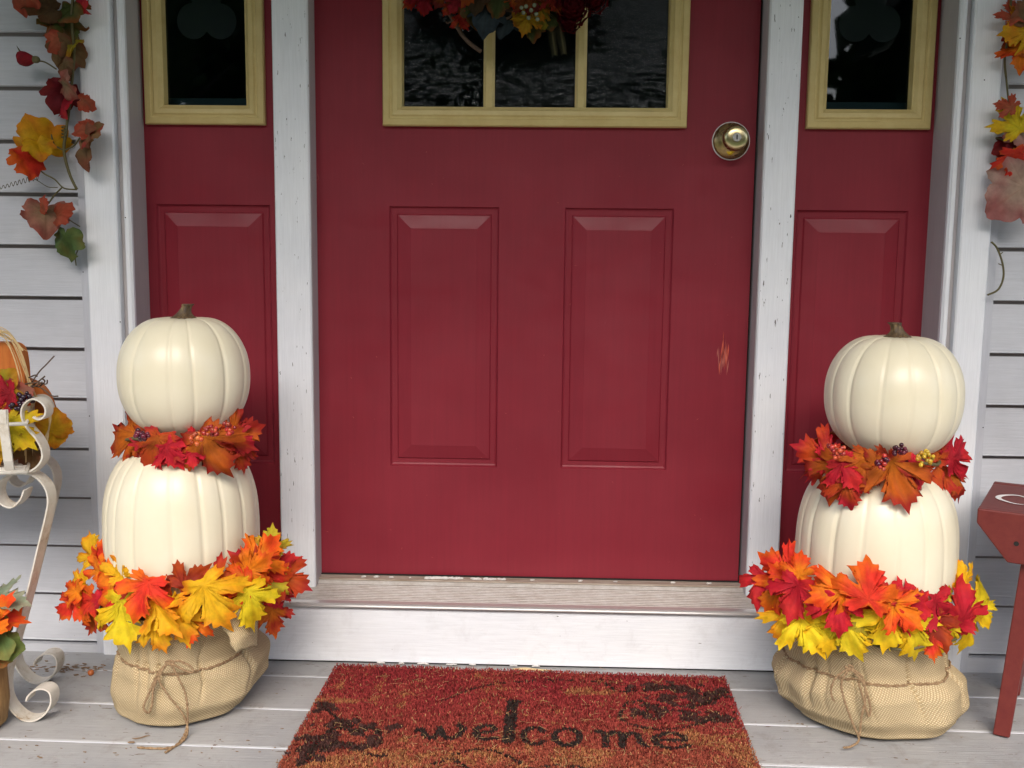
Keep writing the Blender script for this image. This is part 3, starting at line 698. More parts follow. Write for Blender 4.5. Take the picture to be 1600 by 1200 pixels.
def bow(parent, paths, yf):
    mb = MB()
    for path in paths:
        pts = []
        for q in path:
            y = q[2] if len(q) > 2 else yf
            g = P(q[0], q[1], y)
            if g.z < .003: g = G(q[0], q[1], .003)
            pts.append(g)
        sp = smooth_path(pts, 8)
        for s_ in (0, 1): mb.tube([p_+Vector((.0011*math.sin(i*1.5+s_*math.pi), 0, .0011*math.cos(i*1.5+s_*math.pi))) for i, p_ in enumerate(sp)], .0015, 6)
    mb.build('twine_bow', M['twine'], parent, smooth=True)
yf = -.453
bow(potL, [[(262,1035), (245,1055), (232,1085), (224,1105), (232,1114), (238,1100), (240,1075), (255,1045), (264,1036)], [(264,1036), (280,1033), (298,1042), (301,1050), (290,1048), (270,1038)],
     [(262,1036), (248,1060), (262,1085), (285,1115), (293,1140), (285,1158), (262,1169), (215,1168)], [(266,1036), (278,1058), (290,1085), (293,1115), (291,1140), (280,1160), (258,1176)], [(258,1034), (268,1040), (272,1034), (262,1032)]], yf)
bow(potR, [[(1325,1044), (1305,1060), (1298,1080), (1303,1096)], [(1328,1044), (1315,1065), (1318,1090), (1332,1130), (1342,1155), (1330,1166), (1318,1168)], [(1326,1043), (1345,1062), (1355,1085), (1360,1108), (1357,1118), (1350,1095), (1342,1068)],
     [(1330,1044), (1348,1060), (1352,1090), (1346,1120), (1343,1150)], [(1320,1042), (1328,1048), (1333,1042), (1326,1039)]], yf+.004)

# ------------------------------------------------------------------ leaf garlands on the pots and collars between pumpkins
def ring_leaves(t, cx, yc, Rr, lst, seed0, backfill, z, pals, size):
    scale = .84 if Rr > .12 else .82
    """leaves round a ring of radius Rr: the nearer half as in the photo, the rest filled in"""
    for i, (px, py, ang, L, pal, *rest) in enumerate(lst):
        lift = rest[0] if rest else 0
        g = P(px, py, yc); dx = max(-.97, min(.97, (g.x-cx)/(Rr*1.25))); y = yc-Rr*1.12*math.sqrt(1-dx*dx)-lift
        c = P(px, py, y); rnd = random.Random(seed0+i)
        out = Vector((dx*.5, -1, 0)); n_ = Vector((out.x+rnd.uniform(-.3, .3), out.y, rnd.uniform(.05, .55)))
        add_leaf(t, c, ang, L*PX*scale, pal, seed0+i, nrm=n_, lean=-.15, droop=rnd.uniform(.15, .65), fold=rnd.uniform(-.35, .3), wave=.085)
    rnd = random.Random(seed0+77)
    for k in range(backfill):
        a = R(rnd.uniform(5, 175)); c = Vector((cx+Rr*1.1*math.cos(a), yc+Rr*1.1*math.sin(a), z+rnd.uniform(-.02, .02)))
        n_ = (math.cos(a)*.6, math.sin(a)*.6, .8); mb = MB()
        leaf_mesh(mb, c, (math.cos(a), math.sin(a), rnd.uniform(-.3, .4)), n_, size*rnd.uniform(.8, 1.1), rnd.choice(pals), seed0+200+k)
        mb.build('leaf', M['leaf'], t, smooth=True, fix=False)
    # stem ring
    mb = MB(); mb.tube([(cx+Rr*math.cos(2*math.pi*j/40), yc+Rr*math.sin(2*math.pi*j/40), z+.004*math.sin(j)) for j in range(41)], .003, 6, cap=False)
    mb.build('vine_ring', M['vine'], t)
cxl = P(285, 800, YC).x; cxr = P(1369, 830, YC).x
t = thing('leaf_garland', (cxl, YC, .19), 'thick garland of gold, yellow, orange and red silk maple leaves around the left pot rim', 'garland', 'leaf garlands round the pots')
ring_leaves(t, cxl, YC, .145, [
 (250,905,150,60,'darkred',-.02), (300,905,40,62,'darkred',-.02), (355,905,20,65,'rustred',-.015), (385,882,140,66,'rustred',-.02), (330,915,100,55,'darkred',-.02), (215,915,130,55,'rustred',-.02),
 (190,885,100,62,'gold',-.01), (108,950,230,56,'red',-.005), (112,922,160,50,'orange',0), (150,880,140,56,'orange',-.005), (140,857,120,60,'gold',-.02), (157,862,85,42,'red',-.02), (122,905,170,50,'gold',-.01), (120,935,200,50,'yellow',-.01), (145,970,245,52,'rust'),
 (165,905,165,88,'orange',.005), (135,950,225,68,'red',.01), (160,935,185,60,'crimson',.0),
 (415,862,50,70,'orange',0), (425,845,80,50,'olive',-.02), (440,885,20,66,'crimson',.0), (430,895,-10,66,'red',.01), (455,908,-25,68,'rustred',.005), (425,940,280,62,'crimson',-.01), (428,968,285,58,'rust',0), (400,885,30,62,'orange',.01), (425,915,-35,60,'olive',.0),
 (255,962,310,82,'gold',.005), (285,975,285,72,'gold',.0), (195,965,285,100,'yellow',.012), (250,990,300,60,'gold',-.005), (222,932,255,80,'red',.02), (330,940,300,98,'gold',.015), (393,945,290,78,'yellow',.015), (370,915,200,60,'orange',.0), (300,985,260,50,'orange',-.005), (180,945,250,60,'red',.0)],
 1000, 14, .20, ['red', 'orange', 'gold', 'rust'], .075)
t = thing('leaf_garland', (cxr, YC, .18), 'thick garland of crimson, orange and lemon yellow silk maple leaves around the right pot rim', 'garland', 'leaf garlands round the pots')
ring_leaves(t, cxr, YC, .150, [
 (1250,885,95,52,'orange',-.02), (1500,897,110,55,'gold',-.02), (1370,945,200,66,'rust',-.015), (1290,915,120,50,'orange',-.02), (1470,920,100,50,'olive',-.02), (1225,900,150,60,'red',-.01),
 (1215,885,160,72,'red',0), (1188,920,255,70,'crimson',0), (1228,975,260,66,'gold',-.005), (1212,930,230,72,'orange',.008), (1240,935,250,76,'crimson',.014),
 (1265,985,300,84,'yellow',.0), (1325,990,290,84,'yellow',.0), (1385,975,265,86,'yellow',.0), (1425,992,290,86,'yellow',.0), (1515,985,275,70,'yellow',-.01), (1530,930,40,80,'yellow',-.01), (1535,960,300,56,'yellow',-.005), (1345,985,270,66,'olive',-.005), (1295,990,280,66,'yellow',-.008), (1480,990,280,70,'yellow',-.008),
 (1300,930,200,74,'orange',.012), (1310,958,275,72,'crimson',.014), (1357,912,85,86,'red',.012), (1412,957,315,70,'orange',.014), (1432,942,350,80,'crimson',.008), (1462,985,290,70,'darkred',.008), (1457,1010,265,46,'red',.012), (1503,945,75,86,'crimson',.014), (1470,950,330,66,'crimson',.005), (1395,935,30,50,'rustred',0), (1505,975,250,50,'crimson',.005)],
 2000, 14, .19, ['red', 'crimson', 'yellow', 'orange'], .075)
def berries(parent, px, py, y, pal, n, seed, r_=.0042, spread=.011):
    rnd = random.Random(seed); c = P(px, py, y); mb = MB()
    for i in range(n):
        d = Vector((rnd.gauss(0, 1), rnd.gauss(0, .6), rnd.gauss(0, .8))); d = d.normalized()*spread*rnd.uniform(.4, 1.05)
        k = rnd.uniform(.6, 1.25); cc = rnd.choice(pal); mb.ball(c+d, r_*rnd.uniform(.75, 1.1), nu=9, nv=6, cc=tuple(q*k for q in cc))
    mb.build('berry_cluster', M['berry'], parent, smooth=True, fix=False)
DP = [(.10,.006,.02), (.16,.01,.03), (.07,.005,.02)]; RD = [(.45,.03,.02), (.55,.08,.03), (.35,.02,.02)]; OR = [(.65,.13,.03), (.7,.2,.05), (.55,.08,.02)]; YE = [(.65,.42,.03), (.7,.35,.03), (.55,.35,.02)]
t = thing('leaf_collar', (cxl, YC, .50), 'collar of rust orange maple leaves and berries between the two left pumpkins', 'leaf collar', 'leaf collars between the pumpkins')
ring_leaves(t, cxl, YC, .095, [(225,680,150,52,'darkred',-.02), (300,695,200,50,'crimson',-.01), (370,690,-20,66,'rustred',0), (194,685,182,104,'rust',.0), (380,674,15,72,'rust',-.005), (378,716,285,48,'rustred',.0),
   (268,708,310,54,'crimson',.006), (240,706,255,82,'rustred',.012), (330,706,300,98,'rust',.012), (345,690,330,50,'rustred',.0), (255,690,60,40,'rust',0), (205,700,220,40,'rust',-.005), (300,715,275,36,'crimson',.004)], 3000, 8, .51, ['rust', 'rustred'], .07)
for q in ((222, 680, -.44, DP, 20, 1), (306, 687, -.445, OR, 13, 2), (329, 674, -.435, RD, 14, 3), (358, 669, -.425, RD, 12, 4)): berries(t, q[0], q[1], q[2], q[3], q[4], q[5])
t = thing('leaf_collar', (cxr, YC, .48), 'collar of crimson and rust maple leaves with yellow berries between the right pumpkins', 'leaf collar', 'leaf collars between the pumpkins')
ring_leaves(t, cxr, YC, .098, [(1465,700,70,58,'rustred',-.02), (1380,725,200,50,'darkred',-.015), (1345,732,240,72,'rust',0), (1275,712,165,80,'rustred',0), (1497,708,25,76,'crimson',0), (1480,738,315,94,'rustred',.006), (1495,755,290,60,'rust',.0),
   (1303,748,250,84,'rust',.008), (1325,738,300,62,'crimson',.014), (1325,768,280,62,'rustred',.008), (1345,750,260,50,'crimson',0), (1400,750,280,100,'rust',.014), (1435,740,320,62,'crimson',.008), (1290,725,200,50,'crimson',.0), (1362,718,120,40,'rust',-.005)], 4000, 8, .49, ['rust', 'rustred', 'crimson'], .07)
for q in ((1308, 702, -.435, RD, 22, 5, .0042, .015), (1379, 722, -.45, DP+RD, 18, 6, .0042, .012), (1405, 704, -.445, DP, 14, 7), (1445, 715, -.435, YE, 24, 8, .004, .014)): berries(t, *q)

# ------------------------------------------------------------------ welcome mat
MR = R(-1.4); MW, ML = .790, .50
mc = (G(523, 1048)+G(1130, 1056))/2; mc.z = 0
ex = Vector((math.cos(MR), math.sin(MR), 0)); ey = Vector((math.sin(MR), -math.cos(MR), 0))     # ey runs from the riser towards the viewer
matT = thing('doormat', (mc.x, mc.y, .004), 'red and brown coir doormat reading welcome, lying before the threshold', 'doormat')
mb = MB(); q = [mc+ex*(-MW/2+.004)+ey*.003, mc+ex*(MW/2-.004)+ey*.003, mc+ex*(MW/2-.004)+ey*ML, mc+ex*(-MW/2+.004)+ey*ML]
mb.add([v+Vector((0, 0, .0015)) for v in q]+[v+Vector((0, 0, .0045)) for v in q], [(0,1,2,3), (4,5,6,7), (0,1,5,4), (1,2,6,5), (2,3,7,6), (3,0,4,7)], 0, [(.16,.02,.02)]*8)
mb.build('mat_backing', M['coir'], matT)
def z8(x, y): return G(430+x/2.025, 860+y/2.025, .012)       # measured on an enlarged view of the mat
ST = []
def st(pts, r_):
    pts = smooth_path([z8(*p_) for p_ in pts], 4)
    for a, b_ in zip(pts, pts[1:]): ST.append((a.x, a.y, b_.x-a.x, b_.y-a.y, r_))
st([(450,562), (466,560), (474,578), (496,588), (514,574), (519,552)], .0062); st([(519,552), (530,578), (556,588), (584,574), (594,556), (582,546)], .0062)
st([(640,572), (692,566), (690,553), (665,548), (640,556), (634,574), (652,590), (698,587)], .0058)
st([(752,474), (747,510), (742,555), (737,594)], .0105); st([(750,476), (772,472)], .006)
st([(846,566), (832,556), (804,557), (786,576), (794,597), (822,606), (848,598)], .0060)
st([(924+40*math.cos(a), 584+25*math.sin(a)) for a in [i*math.pi/6 for i in range(13)]], .0062)
st([(1018,566), (1038,570), (1044,590), (1046,612)], .0062); st([(1044,588), (1068,570), (1092,572), (1098,592), (1100,614)], .006); st([(1099,590), (1124,573), (1148,577), (1154,598), (1172,612)], .006)
st([(1204,593), (1292,594), (1286,580), (1250,572), (1212,580), (1200,596), (1220,612), (1264,619), (1310,610)], .0058)
nLet = len(ST)
st([(530,470), (600,440), (690,417), (800,407), (900,404), (1020,410)], .0028); st([(560,640), (640,622), (720,636), (780,668)], .003); st([(500,668), (560,655), (610,684)], .004); st([(790,684), (900,674), (980,682)], .003)
st([(1090,520), (1130,545), (1230,560), (1330,545), (1450,505)], .0035); st([(1090,520), (1110,480), (1160,470), (1180,500), (1130,520)], .0035); st([(1030,400), (1090,440), (1200,430), (1300,440)], .004)
st([(100,640), (180,560), (260,565), (330,570)], .005); st([(150,480), (220,540), (330,560)], .004); st([(60,680), (200,600), (300,640), (360,640)], .004); st([(1200,480), (1290,500), (1400,460)], .004); st([(1250,420), (1330,450), (1430,440)], .004)
def blob(P_, cx_, cy_, rx_, ry_):
    return max(0, 1-((P_[0]-cx_)/rx_)**2-((P_[1]-cy_)/ry_)**2)
blobs_d = [(z8(1230,430), .11, .035), (z8(200,600), .10, .05), (z8(1350,520), .07, .03), (z8(1300,455), .105, .05), (z8(1180,500), .05, .04), (z8(250,560), .09, .05), (z8(120,610), .05, .07), (z8(160,490), .03, .03), (z8(360,555), .03, .02), (z8(1400,450), .05, .04)]
blobs_g = [(z8(970,440), .07, .03), (z8(1420,600), .09, .05), (z8(300,650), .12, .045), (z8(210,470), .06, .022), (z8(1470,640), .05, .08), (z8(960,650), .06, .05), (z8(130,670), .06, .04), (z8(620,650), .08, .03)]
rnd = random.Random(99); V = []; F = []; CC = []
nb = 120000
for i in range(nb):
    u, v = rnd.random(), rnd.random()**.9
    e_ = rnd.random()
    x = (u-.5)*MW; y = v*ML
    p0 = mc+ex*x+ey*y; X, Y = p0.x, p0.y
    n1 = noise.noise(Vector((X*9, Y*9, 0))); n2 = noise.noise(Vector((X*38, Y*38, 5))); n3 = noise.noise(Vector((X*90, Y*90, 9)))
    cc = lerp((.30,.034,.038), (.33,.050,.042), max(0, min(1, .5+n1)))
    front = max(0, min(1, (v-.30)*2.2)); cc = lerp(cc, (.33,.088,.048), front*.8)
    g = max([blob((X, Y), c_.x, c_.y, a, b_) for c_, a, b_ in blobs_g]); d = max([blob((X, Y), c_.x, c_.y, a, b_) for c_, a, b_ in blobs_d])
    if rnd.random() < max(0, min(.75, (g*1.1+n2*1.1+n1*.5-.35)*1.6)): cc = lerp(cc, (.42,.20,.075), .7)
    if d > 0 and d*.9+n2*1.7+n3*.6 > .50: cc = (.075,.035,.030)
    for k, (ax, ay, bx, by, r_) in enumerate(ST):
        if abs(X-ax) > .06 or abs(Y-ay) > .06: continue
        L2 = bx*bx+by*by; tq = max(0, min(1, ((X-ax)*bx+(Y-ay)*by)/L2)) if L2 else 0
        if math.hypot(X-ax-bx*tq, Y-ay-by*tq) < r_*(1.06+.12*n3 if k < nLet else 1+.3*n3): cc = (.040,.028,.024) if k < nLet else ((.04,.025,.02) if n3 > -.25 else cc); break
    if rnd.random() < .035: cc = lerp(cc, (.45,.27,.12), .75)
    k = rnd.uniform(.65, 1.25); cc = tuple(q_*k for q_ in cc)
    h = rnd.uniform(.0015, .0045); th = rnd.uniform(0, 6.28); ln = rnd.uniform(.0005, .0038); wd = rnd.uniform(.0007, .0014)
    tipv = p0+Vector((math.cos(th)*ln, math.sin(th)*ln, .006+h)); sd_ = Vector((-math.sin(th), math.cos(th), 0))*wd
    b0 = Vector((p0.x, p0.y, .006)); o = len(V); V += [b0-sd_, b0+sd_, tipv+sd_*.5, tipv-sd_*.5]; F.append((o, o+1, o+2, o+3)); CC += [cc]*4
# stray longer fibres lying on top
for i in range(420):
    p0 = mc+ex*rnd.uniform(-MW/2, MW/2)+ey*rnd.uniform(0, ML); th = rnd.uniform(0, 6.28); L = rnd.uniform(.008, .022); o = len(V)
    a = Vector((p0.x, p0.y, .0125)); d = Vector((math.cos(th), math.sin(th), 0)); s_ = Vector((-d.y, d.x, 0))*.0005; bnd = s_*rnd.uniform(-6, 6)
    V += [a-s_, a+s_, a+d*L/2+s_+bnd, a+d*L/2-s_+bnd, a+d*L+s_, a+d*L-s_]; F += [(o, o+1, o+2, o+3), (o+3, o+2, o+4, o+5)]; k = rnd.uniform(.5, 1.2); CC += [(.48*k, .30*k, .14*k) if rnd.random() < .7 else (.3*k,.04*k,.03*k)]*6
mb = MB(); mb.v = V; mb.f = F; mb.m = [0]*len(F); mb.c = CC
mb.build('mat_pile', M['coir'], matT, fix=False)

# ------------------------------------------------------------------ vine garlands on the casings
def vine(mb, pts, y, r_=.0016): mb.tube(smooth_path([P(a[0], a[1], a[2] if len(a) > 2 else y) for a in pts], 5), r_, 6)
yw = -.125
VL = thing('vine_garland', (-.93, -.1, 1.0), 'trailing garland of faded autumn grape leaves and a rosebud left of the door', 'garland', 'autumn vine garlands hanging on the siding')
mb = MB(); vine(mb, [(118,-60), (112,30), (116,80), (110,150), (104,200), (100,235), (108,270), (120,296)], yw, .003); vine(mb, [(88,108), (70,97), (55,95)], yw); vine(mb, [(120,296), (100,294), (85,280), (70,272), (58,262)], yw)
vine(mb, [(100,235), (85,226), (80,210)], yw); vine(mb, [(100,235), (115,228), (125,215)], yw); vine(mb, [(98,292), (85,305), (76,318)], yw); vine(mb, [(125,354), (112,346), (104,340)], yw, .0012); vine(mb, [(126,366), (116,372), (112,386)], yw, .0012); vine(mb, [(125,385), (118,400), (119,415)], yw, .0012)
vine(mb, [(90,293), (75,292), (60,283), (48,277), (45,280)], yw, .0008); vine(mb, [(118,-60), (60,-30), (40,-10)], yw)
mb.build('stem', M['vine'], VL, smooth=True)
mb = MB(); vine(mb, [(60-i*.75, 276+i*.22+5*math.sin(i*.75)*(1-i/160), yw+.006*math.cos(i*.75)) for i in range(0, 86)], yw, .0006)
mb.tube([P(100+4*math.cos(i*.9), 196+i*.75, yw-.004*math.sin(i*.9)) for i in range(28)], .0011, 5); mb.build('tendril', M['vine'], VL, smooth=True)
rnd = random.Random(5)
for i, (px, py, ang, L, pal, y, *kw) in enumerate([
  (100,45,270,75,'gr2',-.12), (62,12,200,62,'brown',-.13), (105,62,250,60,'tan',-.125), (37,2,250,56,'coral',-.14), (132,4,300,48,'crimson',-.14), (86,70,220,38,'coral',-.14),
  (104,88,240,62,'tan',-.12), (103,110,270,42,'tan',-.13), (110,20,290,70,'gr2',-.125), (112,75,260,40,'olive',-.13),
  (98,155,250,62,'wine',-.12), (108,138,320,50,'pink',-.14), (100,168,300,50,'crimson',-.13), (138,163,10,36,'coral',-.14),
  (60,213,110,84,'gold',-.14), (62,235,280,50,'gold',-.15), (46,258,255,62,'red',-.15), (146,208,20,58,'greenred',-.145), (132,235,285,84,'tan',-.14), (128,205,200,40,'coral',-.15),
  (72,345,265,72,'pink',-.145), (68,318,100,36,'coral',-.15), (94,328,80,56,'coral',-.135), (106,385,265,62,'green',-.14)]):
    nr = (rnd.uniform(-1.1, 1.1), -1, rnd.uniform(-.5, .9))
    if (px, py) in ((46,258), (138,163)): nr = (.9, -.5, .5)
    if (px, py) == (132,235): nr = (-.8, -.6, .1)
    pal2 = pal
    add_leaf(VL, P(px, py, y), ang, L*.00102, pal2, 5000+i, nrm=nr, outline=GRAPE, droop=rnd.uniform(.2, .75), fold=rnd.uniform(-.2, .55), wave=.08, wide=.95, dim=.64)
def rosebud(parent, px, py, y, s, colr):
    c = P(px, py, y); mb = MB(); rnd = random.Random(3)
    for k in range(7):
        a0 = k*2.1; vs = []; cs = []; n = 8; mrows = 7
        for i in range(mrows+1):
            for j in range(n+1):
                t = i/mrows; a = a0+(j/n-.5)*2.2; r_ = s*(.25+.5*math.sin(t*2.2))*(1-.07*k)+.02*s*math.sin(j*2+k)
                vs.append(c+Vector((-t*s*1.5+.5*s, r_*math.cos(a), r_*math.sin(a)+.1*s*t))); cs.append(tuple(q_*rnd.uniform(.8, 1.15) for q_ in colr))
        mb.add(vs, [(i*(n+1)+j, i*(n+1)+j+1, (i+1)*(n+1)+j+1, (i+1)*(n+1)+j) for i in range(mrows) for j in range(n)], 0, cs)
    mb.build('rosebud', M['leaf'], parent, smooth=True, fix=False)
    mb = MB(); mb.ball(c+Vector((.6*s, 0, 0)), s*.35, sc=(1.3, 1, 1), cc=(.12,.14,.04)); 
    mb.tube([c+Vector((.2*s, 0, .3*s)), c+Vector((-.9*s, 0, .75*s)), c+Vector((-1.2*s, 0, 1.3*s))], [.15*s, .1*s, .01*s], 5); mb.build('sepal', M['vine'], parent, smooth=True)
rosebud(VL, 46, 93, -.135, .020, (.26,.012,.02))
VR = thing('vine_garland', (.95, -.1, 1.0), 'trailing garland of faded autumn leaves right of the door, with a bare curling stem', 'garland', 'autumn vine garlands hanging on the siding')
mb = MB(); vine(mb, [(1580,-40), (1578,40), (1570,90), (1572,120)], yw, .0022); vine(mb, [(1572,120), (1580,220), (1568,240), (1560,275), (1556,300)], yw, .0018); vine(mb, [(1556,215), (1575,222), (1590,232), (1610,236)], yw)
vine(mb, [(1549,378), (1558,388), (1566,410), (1568,432), (1560,452), (1543,461)], yw, .0019); mb.tube([P(1562,398,yw), P(1567,394,yw)], .001, 5); mb.tube([P(1567,415,yw), P(1560,412,yw)], .001, 5); vine(mb, [(1553,340), (1556,325)], yw, .001)
mb.build('stem', M['vine'], VR, smooth=True)
for i, (px, py, ang, L, pal, y) in enumerate([(1583,18,100,50,'coral',-.13), (1590,50,190,70,'gold',-.14), (1597,88,265,60,'orange',-.14), (1600,70,280,60,'rust',-.13), (1610,20,60,60,'tan',-.13),
   (1582,185,110,70,'yellow',-.14), (1572,165,150,36,'coral',-.145), (1596,210,290,62,'palepink',-.135), (1566,232,200,40,'wine',-.13), (1585,255,280,56,'red',-.145), (1600,240,330,46,'olive',-.13), (1576,308,215,96,'palepink',-.15), (1602,300,300,60,'palepink',-.14), (1590,225,60,40,'wine',-.135)]):
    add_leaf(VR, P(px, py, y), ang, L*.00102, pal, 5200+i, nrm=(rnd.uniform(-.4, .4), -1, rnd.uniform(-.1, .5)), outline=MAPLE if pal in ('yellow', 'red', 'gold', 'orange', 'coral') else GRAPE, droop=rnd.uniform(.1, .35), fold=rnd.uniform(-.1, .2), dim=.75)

# ------------------------------------------------------------------ wreath on the door (its lower edge is in view)
WR = thing('wreath', (-.02, -.03, 1.30), 'autumn wreath with dark red blooms hanging over the door window', 'wreath')
wc = Vector((-.015, -.055, 1.50)); rnd = random.Random(8)
mb = MB()
for k in range(7):
    mb.tube([wc+Vector(((.17+.012*math.sin(j*.7+k))*math.cos(2*math.pi*j/60), .012*math.cos(j*.9+k*2), (.17+.012*math.cos(j*.5+k*2))*math.sin(2*math.pi*j/60))) for j in range(61)], .004, 5, cap=False)
vine(mb, [(694,8,-.06), (712,38,-.06), (728,62,-.06), (752,81,-.055)], -.06, .0042); vine(mb, [(708,30,-.06), (700,36,-.06), (697,34,-.06)], -.06, .0015)
vine(mb, [(765,38,-.07), (790,30,-.07), (815,15,-.07)], -.07, .0025)
mb.build('twig_ring', M['twig'], WR, smooth=True)
for i, (px, py, ang, L, pal, nm, ol) in enumerate([(645,-2,215,34,'red','leaf',MAPLE), (664,4,270,38,'crimson','leaf',MAPLE), (688,0,250,30,'rust','leaf',MAPLE), (712,8,240,26,'crimson','leaf',MAPLE), (727,14,260,34,'orange','leaf',MAPLE), (722,34,300,26,'red','leaf',MAPLE),
   (740,25,280,40,'gr2','leaf',GRAPE), (759,28,262,60,'blue','leaf',GRAPE), (792,42,255,42,'blue','leaf',GRAPE), (806,0,280,30,'orange','leaf',MAPLE), (828,8,300,36,'rust','leaf',MAPLE), (822,36,250,34,'gold','leaf',MAPLE), (845,10,10,36,'gold','leaf',MAPLE), (812,32,230,22,'gold','leaf',MAPLE),
   (846,33,285,30,'olive','leaf',GRAPE), (870,2,290,36,'red','leaf',MAPLE), (880,12,280,36,'gr2','leaf',GRAPE), (835,50,270,34,'gr2','leaf',GRAPE), (775,8,260,44,'gr2','leaf',GRAPE), (745,2,260,44,'brown','leaf',GRAPE), (858,30,270,40,'gr2','leaf',GRAPE), (700,15,240,20,'red','leaf',MAPLE), (735,-10,250,40,'red','leaf',MAPLE)]):
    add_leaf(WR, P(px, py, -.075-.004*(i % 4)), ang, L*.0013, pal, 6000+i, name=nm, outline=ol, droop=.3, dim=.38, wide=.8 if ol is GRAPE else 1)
mb = MB()
for (px, py) in ((822,10), (830,16), (818,20), (838,22), (826,28), (835,8), (815,12), (840,30)): mb.ball(P(px, py, -.10), .0042, cc=(.15,.17,.10))
mb.build('berry_cluster', M['berry'], WR, smooth=True, fix=False)
def bloom(px, py, y, s, seed):
    rnd = random.Random(seed); c = P(px, py, y); mb = MB()
    for k in range(46):
        t = (k+.5)/46; el = math.acos(1-1.15*t); az = k*2.39996
        d = Vector((math.sin(el)*math.cos(az), -math.cos(el), math.sin(el)*math.sin(az))); sz = s*(.34+.35*t)
        u = d.orthogonal().normalized(); u = (Vector((-math.sin(az), 0, math.cos(az)))); v_ = d.cross(u).normalized(); o = c+d*s*(.35+.5*t); vs = []; cs = []
        for i in range(5):
            for j in range(5):
                a = (j/4-.5); b_ = i/4; ww = math.sin(math.pi*min(.93, b_*.8+.2))
                vs.append(o+u*(a*sz*ww*1.3)+v_*((b_-.5)*sz*(1))+d*(sz*(.35*b_*b_-.5*a*a+.05*math.sin(j*3+k)))); cc = rnd.uniform(.7, 1.25); cs.append((.11*cc, .004*cc, .008*cc))
        mb.add(vs, [(i*5+j, i*5+j+1, (i+1)*5+j+1, (i+1)*5+j) for i in range(4) for j in range(4)], 0, cs)
    mb.build('flower', M['leaf'], WR, smooth=True, fix=False)
bloom(897, 8, -.09, .040, 1); bloom(928, -5, -.085, .034, 2); bloom(890, 32, -.08, .026, 3); bloom(655, -28, -.08, .035, 4)
mb = MB()
for (x0, y0, x1, y1) in ((858,20,868,86), (872,25,882,84)):
    a = P(x0, y0, -.07); b_ = P(x1, y1, -.065); mb.tube([a, b_], .001, 5)
    for k in range(18):
        t = k/18; c = a+(b_-a)*t
        for s_ in (-1, 1): mb.tube([c, c+Vector((s_*.010*(1-.4*t), -.002, -.007))], [.0009, .0003], 4)
mb.build('pine_sprig', mat('dry_pine', (.07,.06,.02), .7)[0], WR)

# ------------------------------------------------------------------ plant stand, left
STD = thing('plant_stand', (-.95, -.40, 0), 'cream wrought iron plant stand with scrolled feet, rust spots, at the left edge', 'plant stand')
legp = [(44,763), (38,778), (24,790), (8,784), (1,768), (5,752), (18,741), (40,737), (60,742), (75,757), (81,778), (77,805), (66,850), (53,905), (38,965), (24,1015), (14,1055), (14,1085), (24,1106), (42,1121), (60,1122), (76,1112), (85,1096), (84,1080), (74,1073), (60,1075), (50,1084), (47,1092)]
def leg(dy, dpx=0, full=True):
    pts = smooth_path([P(a, b_, -.40)+Vector((-dy*.43, dy, 0)) for a, b_ in legp], 5)
    zmin = min(p_.z for p_ in pts); pts = [Vector((p_.x, p_.y, .002+(p_.z-zmin)*(pts[0].z-.002)/(pts[0].z-zmin))) for p_ in pts]
    mb = MB(); mb.strap(pts, .030, .0028); return mb
leg(0).build('leg', M['iron'], STD, smooth=False); leg(.155).build('leg', M['iron'], STD)
for dy in (0, .155):
    mb = MB(); pts = [P(a, b_, -.40)+Vector((-dy*.43, dy, 0)) for a, b_ in legp]; pts = [Vector((2*-1.125-p_.x-dy*.86, p_.y, p_.z)) for p_ in pts]; zmin = min(p_.z for p_ in pts)
    pts = smooth_path([Vector((p_.x, p_.y, .002+(p_.z-zmin)*(pts[0].z-.002)/(pts[0].z-zmin))) for p_ in pts], 5); mb.strap(pts, .030, .0028); mb.build('leg', M['iron'], STD)
mb = MB(); mb.strap(smooth_path([P(a, b_, -.41) for a, b_ in ((57,650), (66,654), (75,648), (76,636), (68,626), (56,622), (45,628), (39,640), (41,655), (50,670), (62,684), (70,700), (71,714), (64,726), (50,736))], 5), .026, .0028); mb.build('scroll_handle', M['iron'], STD)
mb = MB(); mb.strap(smooth_path([P(a, b_, -.33) for a, b_ in ((60,650), (72,652), (80,640), (74,624), (62,618), (52,622), (48,640), (54,662), (66,684), (72,704), (70,722), (56,736))], 5), .022, .0028); mb.build('scroll_handle', M['iron'], STD)
for px0 in (6,):
    mb = MB(); mb.strap([P(px0-1, 640, -.445), P(px0, 665, -.447), P(px0+4, 695, -.445), P(px0+7, 720, -.44), P(px0+10, 736, -.43)], .016, .003, Vector((1, 0, 0))); mb.box(tuple(P(-4, 662, -.45)), tuple(P(12, 640, -.444)), 0); mb.build('basket_strap', M['iron'], STD)
mb = MB(); 
for z_, yy in ((662, -.445), (738, -.44)):
    a = P(-60, z_+3, yy); b_ = P(40, z_, yy); c = Vector((b_.x-.075, -.27, b_.z)); mb.tube([a, b_, c, Vector((a.x-.3, -.27, a.z))], .0035, 6)
for k in range(9): a = P(-70, 739, -.43+k*.02); b_ = P(44, 736, -.43); mb.tube([Vector((a.x, -.43+k*.02, a.z)), Vector((b_.x-k*.0093, -.43+k*.02, b_.z))], .0028, 6)
mb.build('basket_rim', M['iron'], STD, smooth=True)
BK = thing('wicker_basket', (-1.0, -.35, .43), 'low weathered wicker basket resting in the cream plant stand', 'basket'); rnd = random.Random(21)
mb = MB(); b0 = P(50, 735, -.35)
